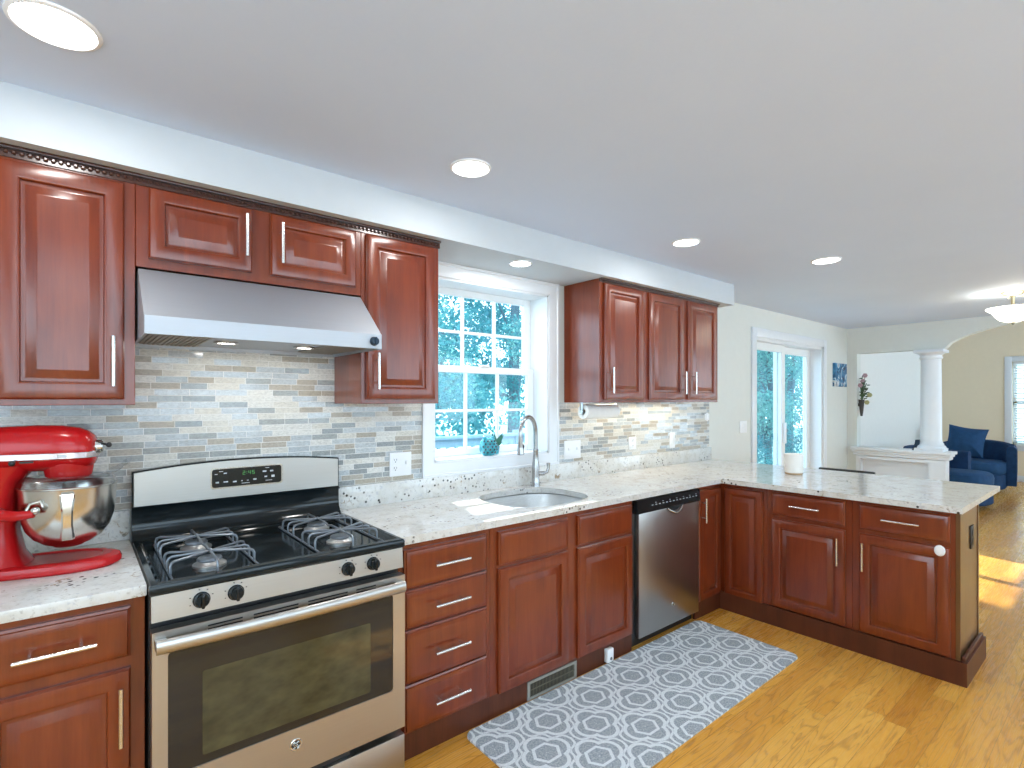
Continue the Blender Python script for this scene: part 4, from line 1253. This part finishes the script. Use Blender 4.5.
# ------------------------------------------------------------------ outlets and switches
def plate(x0, x1, z0, z1, label, name, kinds, yf=-0.0082):
    o = T(name, label, 'outlet' if 'outlet' in name else 'switch', ((x0 + x1) / 2, yf, z0))
    b = B(); b.box(x0, x1, yf - 0.006, yf, z0, z1, 0.003); P('plate', b, 'plate', o)
    n = len(kinds); zc = (z0 + z1) / 2
    for k, kd in enumerate(kinds):
        xc = x0 + (x1 - x0) * (k + 0.5) / n
        if kd == 's':
            b = B(); b.box(xc - 0.005, xc + 0.005, yf - 0.016, yf - 0.006, zc - 0.004, zc + 0.014, 0.002); P('toggle', b, 'plate', o)
        elif kd == 'r':
            b = B(); b.box(xc - 0.016, xc + 0.016, yf - 0.0085, yf - 0.006, zc - 0.033, zc + 0.033, 0.002); P('rocker', b, 'plate', o)
        else:
            for dz in (-0.020, 0.020):
                b = B(); b.cyl((xc, yf - 0.006, zc + dz), (xc, yf - 0.0078, zc + dz), 0.0165, n=20); so = P('socket', b, 'plate', o)
                b = B()
                b.box(xc - 0.0075, xc - 0.0052, yf - 0.0084, yf - 0.0078, zc + dz - 0.001, zc + dz + 0.008); b.box(xc + 0.0052, xc + 0.0075, yf - 0.0084, yf - 0.0078, zc + dz - 0.001, zc + dz + 0.008)
                b.box(xc - 0.0025, xc + 0.0025, yf - 0.0084, yf - 0.0078, zc + dz - 0.010, zc + dz - 0.005)
                P('slot', b, 'grey_slot', so)
plate(1.030, 1.150, 0.982, 1.100, 'white double plate with outlet and switch, left of the window', 'outlet_plate', 'os')
plate(2.243, 2.395, 0.980, 1.098, 'white double switch plate just right of the window', 'switch_plate', 'ss')
plate(2.897, 2.983, 1.003, 1.094, 'small white square outlet on the tile, right of the paper towel', 'outlet_plate', 'o')
plate(3.405, 3.478, 0.982, 1.104, 'white single switch plate on the tile near the right end', 'switch_plate', 'r')
plate(3.915, 3.985, 1.19, 1.245, 'small white plate at the far end of the tile', 'switch_plate', 'r')
plate(4.53, 4.66, 1.055, 1.165, 'white switch plate on the cream wall beside the sliding door', 'switch_plate', 'rr', -0.0002)

# ------------------------------------------------------------------ window sill jar, cup
ow = T('sill_jar', 'round teal ceramic owl jar on the kitchen window sill', 'jar', (1.672, 0.035, WZ0 + jt))
oz = WZ0 + jt
b = B(); b.lathe([(0, 0), (0.030, 0), (0.044, 0.012), (0.053, 0.036), (0.053, 0.056), (0.046, 0.078), (0.034, 0.094), (0.022, 0.100), (0, 0.101)], (1.672, 0.035, oz), n=36)
P('body', b, 'teal', ow)
b = B()
for k in range(5):
    for j in range(4):
        a = -2.75 + j * 0.5 + (k % 2) * 0.25
        zz = 0.02 + k * 0.016
        rr_ = (0.048, 0.0535, 0.0538, 0.0513, 0.0445)[k]
        b.ball((1.672 + rr_ * math.cos(a), 0.035 + rr_ * math.sin(a), oz + zz), 0.0052, n=10, m=6)
P('dot', b, 'device', ow)
for sx_ in (-1, 1):
    b = B(); b.lathe([(0.015, 0), (0.010, 0.016), (0, 0.026)], (1.672 + sx_ * 0.026, 0.03, oz + 0.088), (sx_ * 0.3, 0, 1), 14); P('ear', b, 'teal', ow)
pl = T('seedling', 'small green plant sprouting behind the teal jar', 'plant', (1.74, 0.075, oz))
b = B(); b.lathe([(0, 0), (0.022, 0), (0.028, 0.045), (0.025, 0.045), (0.02, 0.04), (0, 0.04)], (1.755, 0.078, oz), n=20); P('pot', b, 'teal', pl)
b = B()
random.seed(5)
for k in range(14):
    a = random.uniform(0, 2 * PI); el = random.uniform(0.35, 1.2); L = random.uniform(0.05, 0.10)
    d = Vector((math.cos(a) * math.cos(el), math.sin(a) * math.cos(el) * 0.5, math.sin(el)))
    s_ = d.cross(Vector((0.3, 0.5, 0.1))).normalized() * 0.011
    p = Vector((1.755, 0.078, oz + 0.04))
    b.rings([[p - s_ * 0.1, p + s_ * 0.1, p + s_ * 0.1 + Z * 0.001, p - s_ * 0.1 + Z * 0.001], [p + d * L * 0.6 - s_, p + d * L * 0.6 + s_, p + d * L * 0.6 + s_ + Z * 0.001, p + d * L * 0.6 - s_ + Z * 0.001],
             [p + d * L - s_ * 0.1, p + d * L + s_ * 0.1, p + d * L + s_ * 0.1 + Z * 0.001, p + d * L - s_ * 0.1 + Z * 0.001]])
P('leaves', b, 'plant', pl)

cu = T('candle_jar', 'white ceramic candle jar with tan base on the peninsula', 'candle', (3.62, -0.845, 0.8545))
b = B(); b.lathe([(0, 0), (0.052, 0), (0.055, 0.004), (0.055, 0.012), (0, 0.012)], (3.62, -0.845, 0.8545), n=36); P('base', b, 'cork', cu)
b = B(); b.lathe([(0, 0.012), (0.056, 0.012), (0.058, 0.02), (0.060, 0.135), (0.057, 0.138), (0.055, 0.134), (0.054, 0.115), (0, 0.115)], (3.62, -0.845, 0.8545), n=40); P('jar', b, 'candle', cu)

# ------------------------------------------------------------------ rug
b = B()
b.prism(rrect(1.925, -0.915, 1.745, 0.598, 0.045, 8), [], lambda u, v, a: Vector((u, v, a)), 0.0005, 0.0075)
P('rug', b, 'rug', label='grey kitchen runner with pale lattice pattern in front of the sink', cat='rug')

# ------------------------------------------------------------------ ceiling lights
def downlight(x, y, z, r, label, power, name='recessed_light', group='recessed ceiling lights', col_=(1.0, 0.985, 0.97)):
    o = T(name, label, 'light', (x, y, z - 0.012), group)
    b = B(); b.lathe([(r * 0.86, -0.002), (r * 0.89, -0.007), (r * 0.985, -0.004), (r, 0.0), (r * 0.86, 0.0), (r * 0.86, -0.002)], (x, y, z - 0.0005), n=40)
    P('trim_ring', b, 'lampring', o)
    b = B(); b.lathe([(0, -0.004), (r * 0.855, -0.004), (r * 0.855, -0.0005), (0, -0.0005)], (x, y, z - 0.0005), n=36); P('lens', b, 'lamp', o)
    area_light('recessed_lamp', (x, y, z - 0.014), r * 1.4, power, col_)
PW = 2.6
downlight(-0.192, -0.744, ZC, 0.090, 'large recessed ceiling light at the near end, over the mixer counter', PW)
downlight(1.0, -0.745, ZC, 0.078, 'recessed ceiling light in front of the hood cabinets', PW)
downlight(2.47, -0.74, ZC, 0.076, 'recessed ceiling light above the dishwasher', PW)
downlight(3.49, -1.092, ZC, 0.085, 'recessed ceiling light over the peninsula', PW)
downlight(1.662, -0.262, 2.088, 0.062, 'small recessed light in the soffit over the sink', 2.2)
for x, y in ((-0.2, -3.3), (1.5, -3.3), (3.2, -3.3), (5.0, -3.3)):  # unseen fill lamps added out of view, no fixtures modelled
    area_light('added_fill_lamp', (x, y, ZC - 0.02), 0.15, PW, (1.0, 0.985, 0.97))
area_light('under_cabinet_lamp', (2.95, -0.13, 1.338), 1.15, 2.0, (1.0, 0.90, 0.68), 'RECTANGLE', size_y=0.05)

# semi-flush bowl light of the dining area
bl = T('ceiling_light', 'white glass bowl ceiling light on brass stem in the dining area', 'light', (5.73, -1.687, ZC))
lx, ly = 5.73, -1.687
b = B(); b.lathe([(0, 0), (0.075, 0), (0.078, -0.008), (0.060, -0.024), (0.018, -0.032), (0.012, -0.05), (0.012, -0.14), (0, -0.14)], (lx, ly, ZC), n=32)
for k in range(3):
    a = 2 * PI * k / 3 + 0.5
    b.tube([(lx + 0.012 * math.cos(a), ly + 0.012 * math.sin(a), ZC - 0.03), (lx + 0.08 * math.cos(a), ly + 0.08 * math.sin(a), ZC - 0.045), (lx + 0.10 * math.cos(a), ly + 0.10 * math.sin(a), ZC - 0.025)], 0.004, 8)
P('stem', b, 'brass', bl)
b = B(); b.lathe([(0.166, 2.114), (0.170, 2.110), (0.163, 2.100), (0.134, 2.080), (0.112, 2.045), (0.082, 2.012), (0.04, 1.997), (0, 1.995), ], (lx, ly, 0), n=48)
P('shade', b, 'bowlglass', bl)
b = B(); b.lathe([(0, 1.996), (0.014, 1.994), (0.011, 1.984), (0.006, 1.972), (0, 1.970)], (lx, ly, 0), n=20); P('finial', b, 'brass', bl)
pl_ = bpy.data.lights.new('bowl_lamp', 'POINT'); pl_.energy = 3; pl_.color = (1.0, 0.9, 0.72); pl_.shadow_soft_size = 0.06
plo = bpy.data.objects.new('bowl_lamp', pl_); plo.location = (lx, ly, 2.13); C.objects.link(plo)

# ------------------------------------------------------------------ far room things
b = B(); b.box(6.765, 7.145, -0.03, -0.0005, 1.52, 1.80, 0.003)
P('picture', b, 'canvas', label='small blue abstract canvas on the wall beside the sliding door', cat='picture')

wv = T('wall_vase', 'dark wall vase with dried flowers on the opening edge', 'vase', (XPAR + 0.06, -0.106, 1.16))
vx, vy = XPAR + 0.05, -0.14
b = B(); b.lathe([(0, 0), (0.012, 0.002), (0.018, 0.05), (0.032, 0.20), (0.034, 0.205), (0.028, 0.20), (0, 0.19)], (vx, vy, 1.16), n=20); b.box(vx - 0.01, vx + 0.01, vy - 0.004, -0.1053, 1.28, 1.32)
P('vase', b, 'vase', wv)
b = B()
random.seed(11)
for k in range(9):
    tx = random.uniform(-0.05, 0.05); tz_ = random.uniform(0.25, 0.50); tyy = random.uniform(-0.06, 0.02)
    b.tube([(vx, vy, 1.34), (vx + tx * 0.4, vy + tyy * 0.4, 1.34 + (tz_ - 0.18) * 0.6), (vx + tx, vy + tyy, 1.16 + tz_)], 0.005, 6)
    for j in range(3):
        f = 0.4 + 0.25 * j
        b.ball((vx + tx * f + random.uniform(-0.02, 0.02), vy + tyy * f + random.uniform(-0.03, 0.02), 1.34 + (tz_ - 0.18) * f), 0.015, 0.02, 0.007, 8, 6)
P('stem', b, 'stemgreen', wv)
for (dy, dz, mt) in ((-0.09, 0.26, 'yellowgreen'), (-0.06, 0.17, 'yellowgreen'), (0.01, 0.38, 'pink'), (-0.015, 0.43, 'pink'), (-0.04, 0.50, 'pink')):
    b = B()
    for k in range(6):
        a = 2 * PI * k / 6
        b.ball((vx - 0.012, vy + dy + 0.016 * math.cos(a), 1.16 + dz + 0.016 * math.sin(a)), 0.009, 0.013, 0.013, 10, 6)
    b.tube([(vx, vy, 1.34), (vx, vy + dy * 0.6, 1.34 + max(0.0, dz - 0.18) * 0.6), (vx - 0.008, vy + dy, 1.16 + dz)], 0.003, 6)
    P('flower', b, mt, wv)

b = B()
b.prism([(-0.665, 0.786), (-0.70, 0.786), (-0.735, 0.865), (-0.728, 0.905), (-0.695, 0.905), (-0.688, 0.86)], [], lambda u, v, a: Vector((a, u, v)), XPAR - 0.02, XPAR + 0.05)
b.box(XPAR - 0.03, XPAR + 0.06, -0.715, -0.662, 0.7855, 0.793, 0.002)
P('phone_stand', b, 'device', label='small dark stand leaning by the column base on the ledge', cat='stand')

def barrel_chair(label, loc, rz):
    """barrel armchair; local +X is the way it faces"""
    t = T('barrel_armchair', label, 'armchair', (0, 0, 0), 'blue armchairs in the living room')
    R0 = 0.40; th_ = 0.11
    b = B(); loops = []
    path = []
    for k in range(7): path.append((0.13 - 0.13 * k / 7, -R0, 0.68))
    for k in range(25):
        a = -PI / 2 - PI * k / 24
        path.append((R0 * math.cos(a), R0 * math.sin(a), 0.68 + 0.06 * math.sin(PI * k / 24)))
    for k in range(1, 8): path.append((0.13 * k / 7, R0, 0.68))
    for i, (x, y, top) in enumerate(path):
        p = Vector((x, y, 0))
        a_ = Vector(path[max(0, i - 1)][:2] + (0,)); c_ = Vector(path[min(len(path) - 1, i + 1)][:2] + (0,))
        tn = (c_ - a_).normalized(); nr = Vector((tn.y, -tn.x, 0))
        o = []
        for (dn_, z_) in ((-th_ / 2, 0.10), (th_ / 2 * 0.9, 0.10), (th_ / 2, 0.3), (th_ / 2, top - 0.05), (th_ * 0.35, top - 0.012), (0, top), (-th_ * 0.35, top - 0.012), (-th_ / 2, top - 0.05)):
            o.append(p - nr * dn_ + Z * z_)
        loops.append(o)
    b.rings(loops)
    P('shell', b, 'velvet', t)
    def dsec(sc, z_, fx=0.42):
        o = []
        for k in range(40):
            tt = 2 * PI * k / 40; c, s_ = math.cos(tt), math.sin(tt)
            o.append(Vector((0.04 + (fx if c > 0 else 0.36) * sc * math.copysign(abs(c) ** 0.7, c), 0.345 * sc * math.copysign(abs(s_) ** 0.7, s_), z_)))
        return o
    b = B(); b.rings([dsec(0.96, 0.275), dsec(1.0, 0.30), dsec(1.01, 0.38), dsec(0.98, 0.425), dsec(0.9, 0.445), dsec(0.6, 0.455), dsec(0.2, 0.457)])
    P('seat_cushion', b, 'velvet2', t)
    b = B(); b.rings([dsec(0.96, 0.055), dsec(0.99, 0.07), dsec(0.99, 0.27)]); P('base', b, 'velvet', t)
    b = B(); b.lathe([(0, 0), (0.24, 0), (0.24, 0.055), (0, 0.055)], (0.04, 0, 0.0005), n=28); P('swivel_foot', b, 'black_matte', t)
    t.location = loc; t.rotation_euler = (0, 0, rz)
    return t
ca = barrel_chair('blue velvet armchair holding a blue pillow, under the far window', (10.45, -0.72, 0), math.radians(183))
cb = copy_tree(ca, (8.62, -0.70, 0), 'blue velvet armchair nearest to the column, its side turned', math.radians(-97))
b = B()
loops = []
def pillow(sc, z_):
    o = []
    for (ax, ay), (bx2, by2) in (((-1, -1), (1, -1)), ((1, -1), (1, 1)), ((1, 1), (-1, 1)), ((-1, 1), (-1, -1))):
        for k in range(12):
            t = k / 12
            x, y = ax + (bx2 - ax) * t, ay + (by2 - ay) * t
            bow = 1 - 0.10 * math.sin(PI * t) * min(1.0, sc)
            px, py = (x * bow, y) if ax == bx2 else (x, y * bow)
            o.append(Vector((0.235 * sc * px, 0.235 * sc * py, z_)))
    return o
b.rings([pillow(0.25, -0.085), pillow(0.55, -0.072), pillow(0.82, -0.040), pillow(1.0, -0.003), pillow(1.0, 0.003), pillow(0.82, 0.040), pillow(0.55, 0.072), pillow(0.25, 0.085)])
b.xform(Matrix.Translation((10.33, -0.615, 0.73)) @ Matrix.Rotation(math.radians(190), 4, 'Z') @ Matrix.Rotation(math.radians(68), 4, 'Y') @ Matrix.Rotation(math.radians(-9), 4, 'Z'))
P('pillow', b, 'velvet2', label='square blue pillow leaning in the farther armchair', cat='pillow')

# chair tucked behind the peninsula
st_ = T('counter_chair', 'black counter chair tucked behind the peninsula, only top rail showing', 'chair', (4.0, -1.0, 0))
b = B(); b.box(3.80, 4.13, -1.20, -0.80, 0.555, 0.585, 0.01); P('seat', b, 'black_matte', st_)
b = B(); b.box(4.105, 4.135, -1.18, -0.82, 0.80, 0.859, 0.008); b.box(4.112, 4.128, -1.17, -1.15, 0.585, 0.80); b.box(4.112, 4.128, -0.85, -0.83, 0.585, 0.80); P('backrest', b, 'black_matte', st_)
for x in (3.82, 4.10):
    for y in (-1.18, -0.845):
        b = B(); b.box(x, x + 0.025, y, y + 0.025, 0.0005, 0.556, 0.003); P('leg', b, 'black_matte', st_)

# ------------------------------------------------------------------ outdoors
b = B(); b.box(-14, 45, 0.25, 45, -1.0, -0.9); ST('ground', b, 'grass', label='green lawn outside')
b = B(); b.prism([(-14, 0.2), (-14, -30), (26, -30), (26, -5), (-2, -5), (-2, 0.2)], [], lambda u, v, a: Vector((u, v, a)), -1.0, -0.9); ST('ground_south', b, 'patio', label='unseen pale ground added on the south side to bounce daylight')  # bright ground added unseen, throws daylight up onto the ceiling
b = B(); b.box(12.2, 45, -5.0, 0.24, -1.0, -0.9); ST('ground_east', b, 'grass')
b = B(); b.box(-1.5, 6.7, 0.22, 3.4, -0.20, -0.12)
ST('deck', b, 'deck', label='grey timber deck outside the sliding door')
def railing(p0, p1, label):
    p0, p1 = Vector(p0), Vector(p1)
    t = T('deck_railing', label, 'railing', p0)
    d = (p1 - p0); L = d.length; d.normalize()
    ang = math.atan2(d.y, d.x)
    mtx = Matrix.Translation(p0) @ Matrix.Rotation(ang, 4, 'Z')
    b = B(); b.box(0, L, -0.07, 0.07, 0.98, 1.02, 0.004); b.box(0, L, -0.02, 0.02, 0.88, 0.98); b.box(0, L, -0.02, 0.02, 0.08, 0.14); b.xform(mtx); P('top_rail', b, 'rail', t)
    n = int(L / 0.13); b = B()
    for k in range(1, n):
        xx = L * k / n
        b.box(xx - 0.018, xx + 0.018, -0.018, 0.018, 0.12, 0.9)
    b.xform(mtx); P('balusters', b, 'rail', t)
    for k in range(int(L / 1.8) + 1):
        xx = min(L - 0.045, max(0.045, L * k / max(1, int(L / 1.8))))
        b = B(); b.box(xx - 0.045, xx + 0.045, -0.045, 0.045, 0, 1.06); b.xform(mtx); P('post', b, 'rail', t)
railing((-1.4, 3.25, -0.12), (6.6, 3.25, -0.12), 'pale blue deck railing along the edge of the yard')
railing((2.15, 1.2, -0.12), (2.15, 3.1, -0.12), 'pale deck railing running out from the house at the stairs')

rng = np.random.default_rng(4)
sdir = np.array(SUN_DIR)
SUN_GAPS = [(1.40, 1.56, 1.20, 1.40), (1.40, 1.58, 1.52, 1.62), (5.00, 5.55, 1.64, 1.86), (4.90, 5.15, 1.50, 1.64), (5.1, 5.6, 1.38, 1.44)]   # gaps cut in the canopy to shape sun patches, projected onto the house wall
def leaves_mesh(name, centers, radii, count, size, mat, parent=None):
    cs = np.array(centers); rs = np.array(radii)
    pr = rs.prod(axis=1) ** (2 / 3); pr = pr / pr.sum()
    idx = rng.choice(len(cs), count, p=pr)
    d = rng.normal(size=(count, 3)); d /= np.linalg.norm(d, axis=1)[:, None]
    pos = cs[idx] + d * rs[idx] * (rng.random((count, 1)) ** 0.45)
    # cut the sun gaps out of the canopy
    t = (pos[:, 1] - 0.16) / sdir[1]
    hx = pos[:, 0] - sdir[0] * t; hz = pos[:, 2] - sdir[2] * t
    keep = ((pos[:, 1] > 0.9) | (pos[:, 0] > 13.0)) & (pos[:, 2] > -0.9)
    for g in SUN_GAPS:
        keep &= ~((hx > g[0]) & (hx < g[1]) & (hz > g[2]) & (hz < g[3]))
    pos = pos[keep]; n = len(pos)
    u = rng.normal(size=(n, 3)); u /= np.linalg.norm(u, axis=1)[:, None]
    v = np.cross(u, rng.normal(size=(n, 3))); v /= np.linalg.norm(v, axis=1)[:, None]
    sz = size * (0.6 + 0.8 * rng.random((n, 1)))
    q4 = np.stack([pos - u * sz, pos + v * sz * 0.5, pos + u * sz, pos - v * sz * 0.5], axis=1).reshape(-1, 3)
    org = ORG[parent.name] if parent is not None else Vector(cs.mean(axis=0))
    q4 = q4 - np.array(org)
    me = bpy.data.meshes.new(name)
    me.vertices.add(4 * n); me.loops.add(4 * n); me.polygons.add(n)
    me.vertices.foreach_set('co', q4.astype('f').ravel())
    me.loops.foreach_set('vertex_index', np.arange(4 * n, dtype='i'))
    me.polygons.foreach_set('loop_start', np.arange(0, 4 * n, 4, dtype='i'))
    me.polygons.foreach_set('loop_total', np.full(n, 4, dtype='i'))
    me.update()
    me.materials.append(M[mat])
    o = bpy.data.objects.new(name, me); C.objects.link(o)
    if parent is not None: o.parent = parent
    else: o.location = org
    return o
random.seed(3)
def tree(x, y, h, r, mat, n, size=0.10):
    t = T('tree', 'leafy green tree in the woods behind the house', 'tree', (x, y, -0.9), 'trees behind the house')
    b = B()
    pts = [(x + random.uniform(-.08, .08) * k, y + random.uniform(-.05, .05) * k, -0.9 + h * k / 6) for k in range(7)]
    b.tube(pts, [r * (1 - 0.12 * k) for k in range(7)], 12)
    cs, rs = [], []
    for k in range(16):
        a = random.uniform(0, 2 * PI); hh = random.uniform(0.18, 1.0); d = random.uniform(0.4, 2.0)
        c = (x + d * math.cos(a), y + 0.8 * d * math.sin(a), -0.9 + h * hh)
        i = min(5, int(hh * 6)); p = pts[i]
        b.tube([p, ((p[0] + c[0]) / 2, (p[1] + c[1]) / 2, (p[2] + c[2]) / 2 + 0.1), c], [r * 0.3, r * 0.2, r * 0.07], 6)
        cs.append(c); rs.append((random.uniform(0.6, 1.2), random.uniform(0.6, 1.1), random.uniform(0.4, 0.8)))
    P('trunk', b, 'trunk', t)
    leaves_mesh('foliage', cs, rs, n, size, mat, t)
TREES = [(1.2, 8.5, 9.5, 0.20), (4.4, 7.2, 10, 0.16), (6.6, 9.2, 11, 0.27), (8.9, 7.4, 10, 0.22), (11.5, 9.0, 11, 0.24), (14.8, 7.4, 10, 0.18), (16.6, 5.2, 6.5, 0.12), (18.0, 8.6, 11, 0.22), (20.5, 6.2, 8, 0.16), (24.5, 9.2, 11, 0.3), (28.5, 9.8, 11, 0.25), (18.5, -1.8, 7, 0.16), (22.5, -3.4, 8, 0.2),
         (2.6, 12.5, 12, 0.26), (8.0, 12.5, 12, 0.3), (12.6, 13.0, 13, 0.26), (17.0, 12.5, 13, 0.26), (22, 13, 13, 0.25), (28, 14, 13, 0.3)]
for i, (x, y, h, r) in enumerate(TREES):
    tree(x, y, h, r, 'leaf' if i % 2 else 'leaf2', 13000, 0.055)
cs, rs = [], []
for k in range(80):
    cs.append((random.uniform(-6, 40), random.uniform(16.5, 20), random.uniform(-0.5, 9))); rs.append((1.6, 1.0, 1.2))
un = leaves_mesh('undergrowth', cs, rs, 34000, 0.14, 'undergrowth')
un['label'] = 'dense woodland leaves far behind the deck'; un['category'] = 'foliage'; un['kind'] = 'stuff'
cs, rs = [], []
for k in range(26):
    cs.append((random.uniform(-3, 26), random.uniform(4.4, 5.4), random.uniform(-0.7, 0.3))); rs.append((0.8, 0.5, 0.5))
sh = leaves_mesh('shrubbery', cs, rs, 16000, 0.045, 'leaf')
sh['label'] = 'low green shrubbery beyond the deck railing'; sh['category'] = 'shrubs'; sh['kind'] = 'stuff'
